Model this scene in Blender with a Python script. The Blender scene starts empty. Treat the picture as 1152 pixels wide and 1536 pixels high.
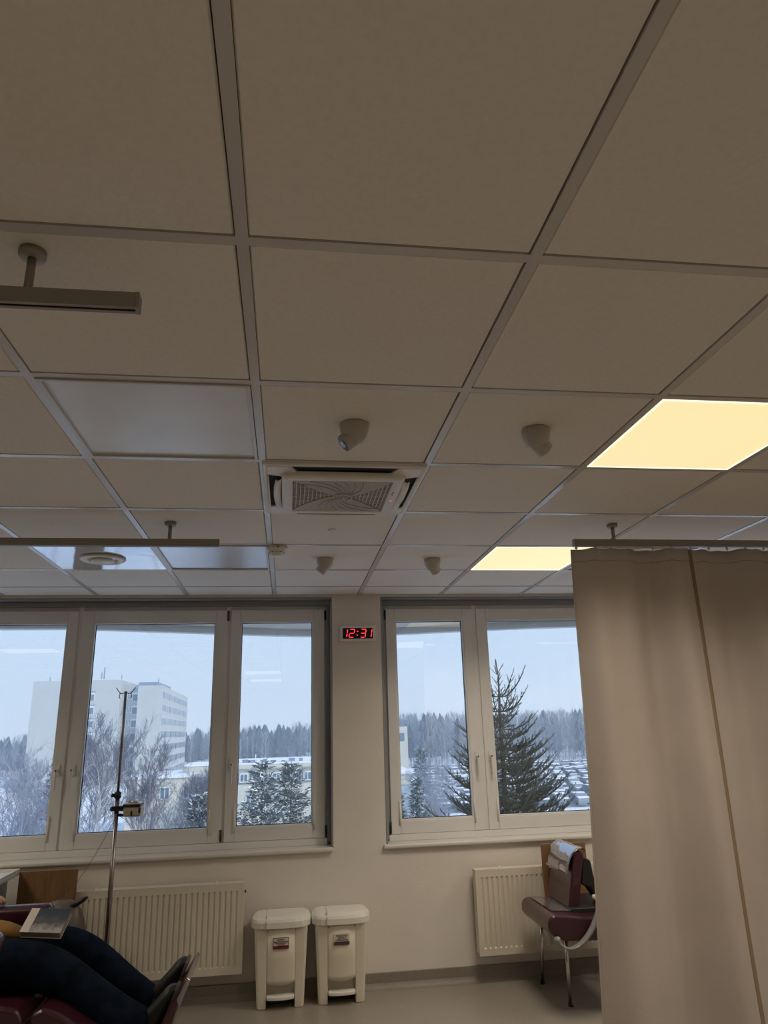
import bpy, bmesh, math, random
from mathutils import Vector, Matrix, noise
PI = math.pi
random.seed(7)
S = bpy.context.scene
COL = S.collection

# ------------------------------------------------------------------ camera
CAM = Vector((0.0995, -5.0213, 1.5286))
F_PX, PITCH, YAW, ROLL = 1063.55, 0.297976, 0.138166, -0.028775
fw = Vector((math.sin(YAW)*math.cos(PITCH), math.cos(YAW)*math.cos(PITCH), math.sin(PITCH)))
r0 = Vector((math.cos(YAW), -math.sin(YAW), 0)); u0 = r0.cross(fw)
rt = r0*math.cos(ROLL)+u0*math.sin(ROLL); up = -r0*math.sin(ROLL)+u0*math.cos(ROLL)
cd = bpy.data.cameras.new('camera'); cam = bpy.data.objects.new('camera', cd); COL.objects.link(cam)
cd.sensor_fit = 'VERTICAL'; cd.sensor_height = 36; cd.lens = F_PX/1536*36
cd.clip_start = .05; cd.clip_end = 2000
m = Matrix((rt, up, -fw)).transposed().to_4x4(); m.translation = CAM
cam.matrix_world = m
S.camera = cam
# ------------------------------------------------------------------ world, sun, exposure
S.view_settings.view_transform = 'Standard'; S.view_settings.look = 'None'
S.view_settings.gamma = 1; S.view_settings.use_curve_mapping = False
S.view_settings.exposure = 0.12
SKY_STRENGTH = 1.14
w = bpy.data.worlds.new('sky'); S.world = w; w.use_nodes = True
nt = w.node_tree; nt.nodes.clear()
wo = nt.nodes.new('ShaderNodeOutputWorld'); bg = nt.nodes.new('ShaderNodeBackground')
tc = nt.nodes.new('ShaderNodeTexCoord'); sx = nt.nodes.new('ShaderNodeSeparateXYZ'); rp = nt.nodes.new('ShaderNodeValToRGB')
nt.links.new(tc.outputs['Generated'], sx.inputs[0]); nt.links.new(sx.outputs['Z'], rp.inputs[0])
nt.links.new(rp.outputs[0], bg.inputs[0]); nt.links.new(bg.outputs[0], wo.inputs[0])
e = rp.color_ramp.elements
e[0].position = 0.0; e[0].color = (.64, .77, .92, 1)
e[1].position = 1.0; e[1].color = (.30, .47, .80, 1)
k = rp.color_ramp.elements.new(.16); k.color = (.54, .70, .93, 1)
bg.inputs[1].default_value = SKY_STRENGTH
sl = bpy.data.lights.new('sun', 'SUN'); so = bpy.data.objects.new('sun', sl); COL.objects.link(so)
sl.energy = 2.6; sl.color = (1, .93, .8); sl.angle = math.radians(6)
so.rotation_euler = Vector((-.66, .52, -.56)).to_track_quat('-Z', 'Y').to_euler(); so.location = (60, -60, 60)
LAMP_POWER = 12.0; LAMP_COL = (1.0, .865, .69)
HAZE = .0015
S.cycles.max_bounces = 8; S.cycles.volume_bounces = 1; S.cycles.diffuse_bounces = 5; S.cycles.glossy_bounces = 3
S.cycles.transparent_max_bounces = 24; S.cycles.use_denoising = True
S.cycles.caustics_reflective = False; S.cycles.caustics_refractive = False
S.cycles.sample_clamp_indirect = 4

# ------------------------------------------------------------------ materials
def mat(name, col, rough=.6, metal=0., bump=0., bscale=60., var=0., vscale=8., spec=.5, col2=None, coat=0., emit=None, estr=1., detail=3., sheen=0., obj=True):
    M = bpy.data.materials.new(name); M.use_nodes = True
    n = M.node_tree; P = n.nodes['Principled BSDF']
    P.inputs['Base Color'].default_value = (*col, 1); P.inputs['Roughness'].default_value = rough
    P.inputs['Metallic'].default_value = metal; P.inputs['Specular IOR Level'].default_value = spec
    if coat: P.inputs['Coat Weight'].default_value = coat; P.inputs['Coat Roughness'].default_value = .08
    if sheen: P.inputs['Sheen Weight'].default_value = sheen
    T = n.nodes.new('ShaderNodeTexCoord'); src = T.outputs['Object']
    if var or col2:
        N = n.nodes.new('ShaderNodeTexNoise'); N.inputs['Scale'].default_value = vscale; N.inputs['Detail'].default_value = detail
        n.links.new(src, N.inputs['Vector'])
        R = n.nodes.new('ShaderNodeValToRGB'); n.links.new(N.outputs[0], R.inputs[0])
        c2 = col2 if col2 else tuple(c*(1+var) for c in col); c1 = col if col2 else tuple(c*(1-var) for c in col)
        R.color_ramp.elements[0].position = .38; R.color_ramp.elements[0].color = (*c1, 1)
        R.color_ramp.elements[1].position = .62; R.color_ramp.elements[1].color = (*c2, 1)
        n.links.new(R.outputs[0], P.inputs['Base Color'])
    if bump:
        N = n.nodes.new('ShaderNodeTexNoise'); N.inputs['Scale'].default_value = bscale; N.inputs['Detail'].default_value = 4
        n.links.new(src, N.inputs['Vector'])
        B = n.nodes.new('ShaderNodeBump'); B.inputs['Strength'].default_value = bump; B.inputs['Distance'].default_value = .01
        n.links.new(N.outputs[0], B.inputs['Height']); n.links.new(B.outputs[0], P.inputs['Normal'])
    if emit:
        P.inputs['Emission Color'].default_value = (*emit, 1); P.inputs['Emission Strength'].default_value = estr
    return M

M = {}
M['wall'] = mat('wall_paint', (.74, .70, .655), .75, bump=.12, bscale=90, var=.02, vscale=3)
M["tile"] = mat("mineral_tile", (.77, .735, .69), .85, bump=.22, bscale=70, var=.02, vscale=60, detail=5, spec=.25)
M['bar'] = mat('painted_steel_bar', (.54, .52, .51), .26, spec=.8)
M['plenum'] = mat('dark_plenum', (.05, .045, .04), .9)
M['steelpanel'] = mat('satin_lamp_diffuser', (.70, .70, .70), .30, spec=1.0, bump=.05, bscale=6, var=.03, vscale=5)
M['skytintpanel'] = mat('sky_tinted_panel', (.74, .78, .86), .26, metal=.55)  # blue in the base colour stands in for part of the reflected sky
M['mirrorpanel'] = mat('glossy_white_panel', (.80, .84, .90), .08, bump=.12, bscale=7, metal=.8)
M['lamp'] = mat('lit_diffuser', (.9, .85, .7), .5, emit=(.93, .80, .42), estr=.82)
M['lampedge'] = mat('lit_diffuser_rim', (.9, .9, .8), .5, emit=(1.0, .95, .72), estr=1.0)
M['acwhite'] = mat('air_unit_plastic', (.74, .72, .69), .45, var=.03, vscale=9)
M['acdark'] = mat('grille_dark', (.03, .03, .03), .8)
M['acshade'] = mat('louvre_grey', (.40, .37, .33), .5)
M['accoil'] = mat('coil_metal', (.30, .30, .32), .35, metal=.8)
M['camshell'] = mat('camera_shell', (.47, .44, .40), .35)
M['lens'] = mat('dark_lens', (.01, .012, .02), .06, coat=1)
M['lensglass'] = mat('lens_window', (.55, .58, .66), .15)
M['pvc'] = mat('window_pvc', (.76, .76, .76), .38, var=.02, vscale=3)
M['shadetrim'] = mat('shaded_frame_trim', (.27, .28, .30), .5)  # shade along the window edges is put into this darker grey
M['gasket'] = mat('black_gasket', (.03, .03, .03), .6)
M['white'] = mat('white_plastic', (.74, .72, .67), .35)
M['sill'] = mat('sill_laminate', (.70, .68, .64), .35)
M['radiator'] = mat('radiator_enamel', (.70, .65, .55), .35)
M['floor'] = mat('speckled_vinyl', (.255, .228, .195), .32, col2=(.35, .315, .275), vscale=160, bump=.03, bscale=200, detail=2)
M['skirt'] = mat('vinyl_skirting', (.22, .195, .17), .5, col2=(.26, .23, .205), vscale=120)
M['bin'] = mat('bin_plastic', (.74, .69, .58), .42)
M['lid'] = mat('bin_lid_plastic', (.80, .78, .72), .38)
M['binshade'] = mat('bin_inner', (.60, .56, .48), .5)
M['labelred'] = mat('label_red', (.16, .012, .03), .5)
M['labelgrey'] = mat('label_grey', (.07, .05, .055), .5)
M['paper'] = mat('paper', (.68, .62, .56), .6)
M['ink'] = mat('ink', (.03, .015, .012), .6)
M['rail'] = mat('rail_anodised', (.31, .285, .25), .42, metal=.25)
M['raildark'] = mat('rail_slot', (.03, .025, .02), .6)
M['clockframe'] = mat('clock_frame', (.80, .80, .83), .35)
M['clockface'] = mat('clock_face', (.006, .004, .006), .25)
M['led'] = mat('red_led', (.4, .02, .02), .4, emit=(1.0, .035, .05), estr=1.7)
M['ledsmall'] = mat('small_led', (.4, .1, .1), .4, emit=(1.0, .25, .25), estr=.7)
M['maroon'] = mat('maroon_vinyl', (.050, .011, .020), .28, bump=.12, bscale=14, coat=.45)
M['maroonside'] = mat('maroon_cloth_side', (.05, .007, .011), .55)
M['clear'] = mat('glossy_cover', (.42, .40, .43), .05, metal=.9, bump=.18, bscale=9)
M['wrinkle'] = mat('wrinkled_cover', (.62, .60, .64), .06, metal=.85, bump=1.0, bscale=13)
M['chrome'] = mat('chrome', (.62, .62, .62), .18, metal=1)
M['black'] = mat('black_plastic', (.015, .014, .014), .45)
M['armgrey'] = mat('grey_armrest', (.25, .25, .24), .38)
M['armwhite'] = mat('pale_arm_cap', (.75, .62, .52), .4)
M['polemetal'] = mat('pole_steel', (.30, .27, .26), .25, metal=.9)
M['pump'] = mat('pump_body', (.50, .48, .40), .4)
M['denim'] = mat('dark_denim', (.003, .006, .014), .95, bump=.5, bscale=16, col2=(.007, .013, .028), vscale=12, spec=.1)
M['shoe'] = mat('black_shoe', (.010, .009, .009), .45)
M['sole'] = mat('shoe_sole', (.10, .09, .08), .7)
M['knit'] = mat('mustard_knit', (.30, .15, .035), .9, bump=.5, bscale=60, col2=(.22, .10, .025), vscale=7)
M['skin'] = mat('skin', (.52, .31, .23), .5)
M['hair'] = mat('brown_hair', (.06, .035, .02), .6, bump=.4, bscale=60)
M['pages'] = mat('book_pages', (.25, .20, .15), .8, bump=.4, bscale=140)
M['bag'] = mat('taupe_bag', (.11, .085, .07), .35, bump=.4, bscale=10, col2=(.16, .13, .11), vscale=6)
M['tray'] = mat('tray_white', (.62, .66, .72), .2)
M['tube'] = mat('clear_tube', (.10, .09, .08), .3)
M['concrete'] = mat('balcony_concrete', (.42, .41, .38), .85, bump=.3, bscale=12, var=.08, vscale=4)
M['concretelip'] = mat('balcony_edge', (.52, .53, .53), .8, bump=.2, bscale=12)
M['facade'] = mat('outer_render', (.5, .48, .45), .9)
M['snow'] = mat('snow', (.86, .88, .92), .8, bump=.3, bscale=.4, var=.05, vscale=.25)
M['bldg'] = mat('pale_render', (.50, .52, .52), .85, var=.03, vscale=.2)
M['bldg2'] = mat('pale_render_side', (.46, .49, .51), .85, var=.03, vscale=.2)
M['cream'] = mat('cream_render', (.60, .59, .52), .85, var=.05, vscale=.4)
M['cream2'] = mat('grey_cladding', (.36, .35, .33), .85, var=.08, vscale=.5)
M['bwin'] = mat('far_window_glass', (.13, .19, .26), .15)
M['bwin2'] = mat('far_window_glass_pale', (.40, .50, .60), .25)
M['bframe'] = mat('far_window_frame', (.74, .77, .80), .6)
M['roofgear'] = mat('roof_gear', (.22, .30, .42), .7)
M['pine'] = mat('frosted_pine', (.07, .105, .115), .9, col2=(.15, .20, .22), vscale=2)
M['forest'] = mat('winter_forest', (.07, .095, .13), 1, col2=(.11, .14, .17), vscale=.12, spec=0)
M['forest2'] = mat('frosted_forest', (.24, .28, .34), 1, col2=(.40, .44, .50), vscale=.3, spec=0)
M['bark'] = mat('dark_bark', (.10, .09, .09), .9)
M['birchbark'] = mat('birch_bark', (.42, .42, .45), .8)
M['twig'] = mat('frosted_twig', (.20, .20, .26), .9)
M['twigpale'] = mat('frosty_twig_pale', (.40, .44, .52), .9)
M['spruce'] = mat('spruce_needles', (.045, .075, .060), .85, col2=(.085, .12, .09), vscale=3)
M['sprucebark'] = mat('spruce_bark', (.06, .065, .05), .9)
M['car1'] = mat('car_paint_dark', (.06, .09, .14), .3)
M['car2'] = mat('car_paint_grey', (.22, .26, .32), .3)
M['asphalt'] = mat('cleared_asphalt', (.26, .30, .36), .9, var=.15, vscale=.4)

# wood with stretched grain
def wood(name, c1, c2):
    W = mat(name, c1, .45); n = W.node_tree; P = n.nodes['Principled BSDF']
    T = n.nodes.new('ShaderNodeTexCoord'); Mp = n.nodes.new('ShaderNodeMapping'); Mp.inputs['Scale'].default_value = (14, 14, 1.6)
    N = n.nodes.new('ShaderNodeTexNoise'); N.inputs['Scale'].default_value = 3; N.inputs['Detail'].default_value = 6; N.inputs['Distortion'].default_value = .8
    R = n.nodes.new('ShaderNodeValToRGB'); n.links.new(T.outputs['Object'], Mp.inputs[0]); n.links.new(Mp.outputs[0], N.inputs['Vector'])
    n.links.new(N.outputs[0], R.inputs[0]); n.links.new(R.outputs[0], P.inputs['Base Color'])
    R.color_ramp.elements[0].position = .35; R.color_ramp.elements[0].color = (*c1, 1)
    R.color_ramp.elements[1].position = .65; R.color_ramp.elements[1].color = (*c2, 1)
    return W
M['wood'] = wood('plywood', (.20, .105, .045), (.27, .15, .068))

# book cover: blue-grey winter picture over pale lower part (flat print)
def cover_mat():
    C = mat('book_cover', (.1, .13, .16), .25); n = C.node_tree; P = n.nodes['Principled BSDF']
    T = n.nodes.new('ShaderNodeTexCoord'); X = n.nodes.new('ShaderNodeSeparateXYZ'); n.links.new(T.outputs['Object'], X.inputs[0])
    N = n.nodes.new('ShaderNodeTexNoise'); N.inputs['Scale'].default_value = 30; N.inputs['Detail'].default_value = 4
    n.links.new(T.outputs['Object'], N.inputs['Vector'])
    A = n.nodes.new('ShaderNodeMath'); A.operation = 'MULTIPLY_ADD'; n.links.new(N.outputs[0], A.inputs[0]); A.inputs[1].default_value = .09
    n.links.new(X.outputs['Y'], A.inputs[2])
    R = n.nodes.new('ShaderNodeValToRGB'); n.links.new(A.outputs[0], R.inputs[0])
    el = R.color_ramp.elements; R.color_ramp.interpolation = 'LINEAR'
    el[0].position = .0; el[0].color = (.42, .42, .42, 1); el[1].position = .13; el[1].color = (.045, .065, .085, 1)
    a = el.new(.035); a.color = (.13, .12, .13, 1); b = el.new(.06); b.color = (.10, .10, .11, 1); c = el.new(.07); c.color = (.06, .085, .11, 1)
    n.links.new(R.outputs[0], P.inputs['Base Color']); return C
M['cover'] = cover_mat()

def glass_mat():
    G = bpy.data.materials.new('window_glass'); G.use_nodes = True; n = G.node_tree; n.nodes.clear()
    O = n.nodes.new('ShaderNodeOutputMaterial'); Mx = n.nodes.new('ShaderNodeMixShader')
    Tr = n.nodes.new('ShaderNodeBsdfTransparent'); Gl = n.nodes.new('ShaderNodeBsdfGlossy'); Gl.inputs['Roughness'].default_value = 0.01
    Tr.inputs[0].default_value = (.96, .98, .985, 1)
    Fr = n.nodes.new('ShaderNodeFresnel'); Fr.inputs['IOR'].default_value = 2.3
    Ge = n.nodes.new('ShaderNodeNewGeometry'); Fm = n.nodes.new('ShaderNodeMath'); Fm.operation = 'MULTIPLY'; Iv = n.nodes.new('ShaderNodeMath'); Iv.operation = 'SUBTRACT'
    Iv.inputs[0].default_value = 1; n.links.new(Ge.outputs['Backfacing'], Iv.inputs[1]); n.links.new(Fr.outputs[0], Fm.inputs[0]); n.links.new(Iv.outputs[0], Fm.inputs[1])
    n.links.new(Fm.outputs[0], Mx.inputs[0]); n.links.new(Tr.outputs[0], Mx.inputs[1]); n.links.new(Gl.outputs[0], Mx.inputs[2])
    n.links.new(Mx.outputs[0], O.inputs[0]); return G
M['glass'] = glass_mat()

def curtain_mat():
    C = mat('curtain_cloth', (.64, .57, .525), .9, bump=.15, bscale=180, var=.03, vscale=5, sheen=.2)
    n = C.node_tree; P = n.nodes['Principled BSDF']; O = n.nodes['Material Output']
    Tl = n.nodes.new('ShaderNodeBsdfTranslucent'); Tl.inputs[0].default_value = (.46, .41, .37, 1)
    Mx = n.nodes.new('ShaderNodeMixShader'); Mx.inputs[0].default_value = .28
    n.links.new(P.outputs[0], Mx.inputs[1]); n.links.new(Tl.outputs[0], Mx.inputs[2]); n.links.new(Mx.outputs[0], O.inputs['Surface'])
    return C
M['curtain'] = curtain_mat()
M['seam'] = mat('curtain_seam', (.28, .20, .13), .9)

# ------------------------------------------------------------------ builders
class MB:
    def __init__(s): s.v = []; s.f = []; s.m = []; s.mats = []; s.sm = []
    def mi(s, m):
        if m not in s.mats: s.mats.append(m)
        return s.mats.index(m)
    def add(s, vs, fs, m, smooth=False):
        o = len(s.v); s.v += [tuple(v) for v in vs]; i = s.mi(m)
        for f in fs: s.f.append(tuple(o+k for k in f)); s.m.append(i); s.sm.append(smooth)
        return s
    def box(s, a, b, m, M4=None):
        (x0, y0, z0), (x1, y1, z1) = a, b
        vs = [Vector(p) for p in ((x0,y0,z0),(x1,y0,z0),(x1,y1,z0),(x0,y1,z0),(x0,y0,z1),(x1,y0,z1),(x1,y1,z1),(x0,y1,z1))]
        if M4 is not None: vs = [M4@v for v in vs]
        return s.add(vs, [(0,3,2,1),(4,5,6,7),(0,1,5,4),(1,2,6,5),(2,3,7,6),(3,0,4,7)], m)
    def tube(s, pts, r, m, n=8, cap=True, smooth=True):
        pts = [Vector(p) for p in pts]; rs = r if isinstance(r, (list, tuple)) else [r]*len(pts)
        vs = []; fs = []; prev = None
        for i, p in enumerate(pts):
            d = (pts[min(i+1, len(pts)-1)]-pts[max(i-1, 0)]).normalized()
            if prev is None: a = d.orthogonal().normalized()
            else: a = (prev-d*prev.dot(d)); a = a.normalized() if a.length > 1e-6 else d.orthogonal().normalized()
            prev = a; b = d.cross(a)
            for j in range(n):
                t = 2*PI*j/n; vs.append(p+(a*math.cos(t)+b*math.sin(t))*rs[i])
        for i in range(len(pts)-1):
            for j in range(n):
                k = (j+1) % n; fs.append((i*n+j, i*n+k, (i+1)*n+k, (i+1)*n+j))
        if cap: fs.append(tuple(reversed(range(n)))); fs.append(tuple((len(pts)-1)*n+j for j in range(n)))
        return s.add(vs, fs, m, smooth)
    def lathe(s, prof, m, c=(0,0,0), n=32, M4=None, smooth=True):
        vs = []; fs = []
        for r, z in prof:
            for j in range(n):
                t = 2*PI*j/n; v = Vector((r*math.cos(t), r*math.sin(t), z))
                if M4 is not None: v = M4@v
                vs.append(v+Vector(c))
        for i in range(len(prof)-1):
            for j in range(n):
                k = (j+1) % n; fs.append((i*n+j, i*n+k, (i+1)*n+k, (i+1)*n+j))
        return s.add(vs, fs, m, smooth)
    def prism(s, poly, d0, d1, axis, m):
        """poly: 2-D outline extruded from d0 to d1 along axis ('x','y','z')"""
        def P(u, v, d): return {'x': (d, u, v), 'y': (u, d, v), 'z': (u, v, d)}[axis]
        n = len(poly); vs = [P(u, v, d0) for u, v in poly]+[P(u, v, d1) for u, v in poly]
        fs = [tuple(range(n)), tuple(reversed(range(n, 2*n)))]+[(i, i+n, (i+1) % n+n, (i+1) % n) for i in range(n)]
        return s.add(vs, fs, m)
    def mesh(s, name):
        me = bpy.data.meshes.new(name); me.from_pydata(s.v, [], s.f)
        for mm in s.mats: me.materials.append(mm)
        me.polygons.foreach_set('material_index', s.m); me.polygons.foreach_set('use_smooth', s.sm)
        me.update(); return me
    def build(s, name, parent=None, bevel=0, seg=2, fix=True, sub=0):
        me = s.mesh(name)
        if fix:
            bm = bmesh.new(); bm.from_mesh(me); bmesh.ops.recalc_face_normals(bm, faces=bm.faces); bm.to_mesh(me); bm.free()
        o = bpy.data.objects.new(name, me); COL.objects.link(o)
        if parent: o.parent = parent
        if bevel:
            b = o.modifiers.new('bevel', 'BEVEL'); b.width = bevel; b.segments = seg; b.limit_method = 'ANGLE'; b.angle_limit = .6
            for p in me.polygons: p.use_smooth = True
            wn = o.modifiers.new('wn', 'WEIGHTED_NORMAL'); wn.keep_sharp = False
        if sub:
            q = o.modifiers.new('sub', 'SUBSURF'); q.levels = sub; q.render_levels = sub
            for p in me.polygons: p.use_smooth = True
        return o

def tag(o, label=None, cat=None, group=None, kind=None):
    if label: o['label'] = label
    if cat: o['category'] = cat
    if group: o['group'] = group
    if kind: o['kind'] = kind
    return o
def empty(name, loc=(0, 0, 0), rz=0, **kw):
    o = bpy.data.objects.new(name, None); COL.objects.link(o); o.location = loc; o.rotation_euler = (0, 0, rz)
    o.empty_display_size = .05
    return tag(o, **kw)
def copy_tree(o, parent=None):
    c = o.copy(); COL.objects.link(c)
    if parent: c.parent = parent
    for ch in list(o.children): copy_tree(ch, c)
    return c
def inst(me, name, loc, parent=None, rz=0, sc=None):
    o = bpy.data.objects.new(name, me); COL.objects.link(o); o.location = loc; o.rotation_euler = (0, 0, rz)
    if sc: o.scale = sc
    if parent: o.parent = parent
    return o

# ================================================================== ROOM SHELL
H = 2.46; XL, XR, YB = -7.2, 6.0, -11.014
def struct(o, label): return tag(o, label, None, None, 'structure')
fl = MB(); fl.box((XL-.2, YB-.2, -.2), (XR+.2, .3, 0), M['floor'])
floor = struct(fl.build('floor'), 'beige speckled vinyl floor'); tag(floor, cat='floor')
# window wall with the two openings (left -2.45..0.405, right .75..2.62 ; z .83..2.455)
W1 = (-2.42, .405); W2 = (.75, 2.56); W3 = (-5.65, -2.82); W4 = (2.95, 5.6); ZS, ZT = .815, 2.445  # W3 and W4 are unseen openings added for daylight
wb = MB(); T = .34
wb.box((XL-.2, 0, 0), (XR+.2, T, ZS-.027), M['wall'])
for a, b in ((XL-.2, W3[0]), (W3[1], W1[0]), (W1[1], W2[0]), (W2[1], W4[0]), (W4[1], XR+.2)): wb.box((a, 0, ZS-.027), (b, T, H+.3), M['wall'])
for a, b in (W1, W2, W3, W4): wb.box((a, 0, ZT), (b, T, H+.3), M['wall'])
wall = struct(wb.build('wall_front'), 'beige painted wall holding the two windows'); tag(wall, cat='wall')
for nm, a, b in (('wall_left', (XL-.2, YB, 0), (XL, 0, H+.3)), ('wall_right', (XR, YB, 0), (XR+.2, 0, H+.3)), ('wall_back', (XL-.2, YB-.2, 0), (XR+.2, YB, H+.3))):
    q = MB(); q.box(a, b, M['wall']); tag(struct(q.build(nm), 'beige painted room wall outside the picture'), cat='wall')
sk = MB(); sk.box((XL, -.012, 0), (XR, 0, .088), M['skirt'])
sk.prism([(-.012, 0), (-.045, 0), (-.03, .006), (-.019, .016), (-.012, .034)], XL, XR, 'x', M['skirt'])
tag(struct(sk.build('baseboard_front', bevel=.002), 'dark beige coved vinyl skirting'), cat='skirting')

# ---- suspended ceiling: plenum slab, tiles, bars
ce = MB(); ce.box((XL-.2, YB-.2, H+.03), (XR+.2, .3, H+.25), M['plenum'])
ceiling = struct(ce.build('ceiling'), 'suspended ceiling of square mineral tiles in a steel grid'); tag(ceiling, cat='ceiling')
xs = [-7.2+.6*i for i in range(23)]
ys = [-11.014+.6*i for i in range(18)]+[-.302, 0.0]           # ..., -1.414, -.814, -.302, 0
BW = .0125
def tile_mesh(wx, wy, name='ceiling_tile', mt=None):
    b = MB(); c = .0035
    # the seen face sits 3 mm above the bars with a bevelled rim
    b.add([(0,0,.004),(wx,0,.004),(wx,wy,.004),(0,wy,.004),(c,c,0),(wx-c,c,0),(wx-c,wy-c,0),(c,wy-c,0),(0,0,.016),(wx,0,.016),(wx,wy,.016),(0,wy,.016)],
          [(4,7,6,5),(0,4,5,1),(1,5,6,2),(2,6,7,3),(3,7,4,0),(0,1,9,8),(1,2,10,9),(2,3,11,10),(3,0,8,11)], mt or M['tile'])
    return b.mesh(name)
cache = {}
LAMPS = [(1.2, -1.414), (1.2, -3.214), (1.2, -6.814), (1.2, -8.614),
         (-.6, -6.814), (-.6, -8.614), (3.0, -1.414), (3.0, -3.214), (3.0, -6.814), (-3.0, -1.414), (-3.0, -3.214), (-4.8, -1.414)]  # unseen panels to the left and right near the windows, added for brightness
OFF = [(-.6, -3.214), (-.6, -1.414), (1.8, -1.414)]
MIRROR = [(-1.2, -1.414)]
AC = (0.0, -2.614)
def key(x, y): return (round(x, 2), round(y, 2))
special = {key(*p) for p in LAMPS+OFF+MIRROR+[AC]}
for i in range(len(xs)-1):
    for j in range(len(ys)-1):
        x0, x1, y0, y1 = xs[i], xs[i+1], ys[j], ys[j+1]
        if key(x0, y0) in special: continue
        g1, g2 = .0008, .0030                   # tiles sit pushed to one side: a dark slit on one edge only
        wx = (x1-x0)-2*BW-g1-g2; wy = (y1-y0)-2*BW-g1-g2
        k_ = (round(wx, 4), round(wy, 4))
        if k_ not in cache: cache[k_] = tile_mesh(wx, wy)
        inst(cache[k_], 'ceiling_tile', (x0+BW+g1, y0+BW+g1, H+.0015), ceiling)
lb = MB(); lb.box((-BW, 0, 0), (BW, ys[-1]-ys[0], .02), M['bar'])
lbm = lb.mesh('ceiling_bar')
for x in xs: inst(lbm, 'ceiling_bar', (x, ys[0], H), ceiling)
for k_, L in (('c', .6-2*BW),):
    cb = MB(); cb.box((0, -BW, 0), (L, BW, .02), M['bar']); cbm = cb.mesh('cross_bar')
for y in ys[:-1]:
    for x in xs[:-1]: inst(cbm, 'cross_bar', (x+BW, y, H+.0006), ceiling)

# ---- luminaires
def luminaire(x, y, label, grp=None):
    r = empty('ceiling_light', (x+.3, y+.3, H), label=label, cat='ceiling light', group=grp)
    a = .6/2-BW-.001
    d = MB(); d.box((-a+.008, -a+.008, .0), (a-.008, a-.008, .006), M['lamp']); d.build('diffuser', r)
    f = MB()
    for q in (((-a, -a, -.001), (a, -a+.007, .012)), ((-a, a-.007, -.001), (a, a, .012)), ((-a, -a+.007, -.001), (-a+.007, a-.007, .012)), ((a-.007, -a+.007, -.001), (a, a-.007, .012))):
        f.box(*q, M['lampedge'])
    f.build('frame', r)
    l = bpy.data.lights.new('lamp_light', 'AREA'); l.shape = 'SQUARE'; l.size = .54; l.energy = LAMP_POWER; l.color = LAMP_COL; l.spread = math.radians(142)
    o = bpy.data.objects.new('lamp_light', l); COL.objects.link(o); o.parent = r; o.location = (0, 0, -.006)
    return r
names = {(1.2, -1.414): 'lit square yellow ceiling panel half hidden by the curtain rail', (1.2, -3.214): 'large lit square yellow ceiling panel at right edge'}
for x, y in LAMPS:
    lab = names.get((x, y))
    luminaire(x, y, lab or 'lit square ceiling panel out of view, mirrored in the windows or added for light', None if lab else 'ceiling panels behind the viewer')
offn = ['switched-off grey square ceiling panel left of the air unit', 'pale blue-grey switched-off ceiling panel left of the smoke detector', 'sliver of switched-off ceiling panel between far lit panel and curtain']
for (x, y), lab in zip(OFF, offn):
    r = empty('panel_light', (x+.3, y+.3, H), label=lab, cat='ceiling light')
    a = .3-BW-.002
    d = MB(); d.box((-a+.012, -a+.012, .004), (a-.012, a-.012, .01), M['steelpanel' if y < -2 else 'skytintpanel']); d.build('diffuser', r)
    f = MB()
    for q in (((-a, -a, -.004), (a, -a+.012, .014)), ((-a, a-.012, -.004), (a, a, .014)), ((-a, -a+.012, -.004), (-a+.012, a-.012, .014)), ((a-.012, -a+.012, -.004), (a, a-.012, .014))):
        f.box(*q, M['bar'])
    f.build('frame', r, bevel=.002)
# mirror-like panel with round air valve
x, y = MIRROR[0]
r = empty('metal_panel', (x+.3, y+.3, H), label='shiny bluish metal ceiling panel around the round air vent', cat='ceiling panel')
d = MB(); a = .3-BW-.001; d.box((-a, -a, .001), (a, a, .01), M['mirrorpanel']); d.build('sheet', r)
r = empty('round_air_vent', (-.905, -1.10, H+.002), label='round white air valve in the shiny ceiling panel', cat='air vent')
d = MB(); d.lathe([(.075, 0), (.118, -.001), (.12, -.006), (.112, -.013), (.095, -.017), (.083, -.012), (.078, 0)], M['white']); d.build('outer_ring', r)
d = MB(); d.lathe([(.0001, -.028), (.04, -.027), (.062, -.022), (.066, -.016), (.062, -.010), (.02, -.004), (.0001, -.003)], M['white']); d.build('centre_disc', r)
d = MB(); d.lathe([(.076, -.0005), (.0001, -.0005)], M['acdark']); d.build('throat', r)

# ---- air-conditioning cassette in cell (0,-2.614)
r = empty('air_conditioner', (.3, -2.314, H), label='white four-way ceiling air conditioner cassette with swirl grille', cat='air conditioner')
d = MB(); O_ = .302
def rrect(a, b, rad, n=6):
    pts = []
    for cx, cy, t0 in ((a-rad, b-rad, 0), (-a+rad, b-rad, PI/2), (-a+rad, -b+rad, PI), (a-rad, -b+rad, 1.5*PI)):
        for i in range(n+1):
            t = t0+PI/2*i/n; pts.append((cx+rad*math.cos(t), cy+rad*math.sin(t)))
    return pts
# outer panel with four slots: build as ring of loops
def loops(mb, ls, m, smooth=True):
    n = len(ls[0][0]); vs = []; fs = []
    for poly, z in ls: vs += [(u, v, z) for u, v in poly]
    for i in range(len(ls)-1):
        for j in range(n):
            k = (j+1) % n; fs.append((i*n+j, i*n+k, (i+1)*n+k, (i+1)*n+j))
    mb.add(vs, fs, m, smooth)
loops(d, [(rrect(O_, O_, .012), .002), (rrect(O_, O_, .012), -.008), (rrect(O_-.006, O_-.006, .012), -.012), (rrect(.285, .285, .012), -.012), (rrect(.284, .284, .012), -.004)], M['acwhite'])
d.build('outer_frame', r)
d = MB(); d.box((-.286, -.286, -.003), (.286, .286, .0), M['acdark']); d.build('air_slot_back', r)
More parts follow.
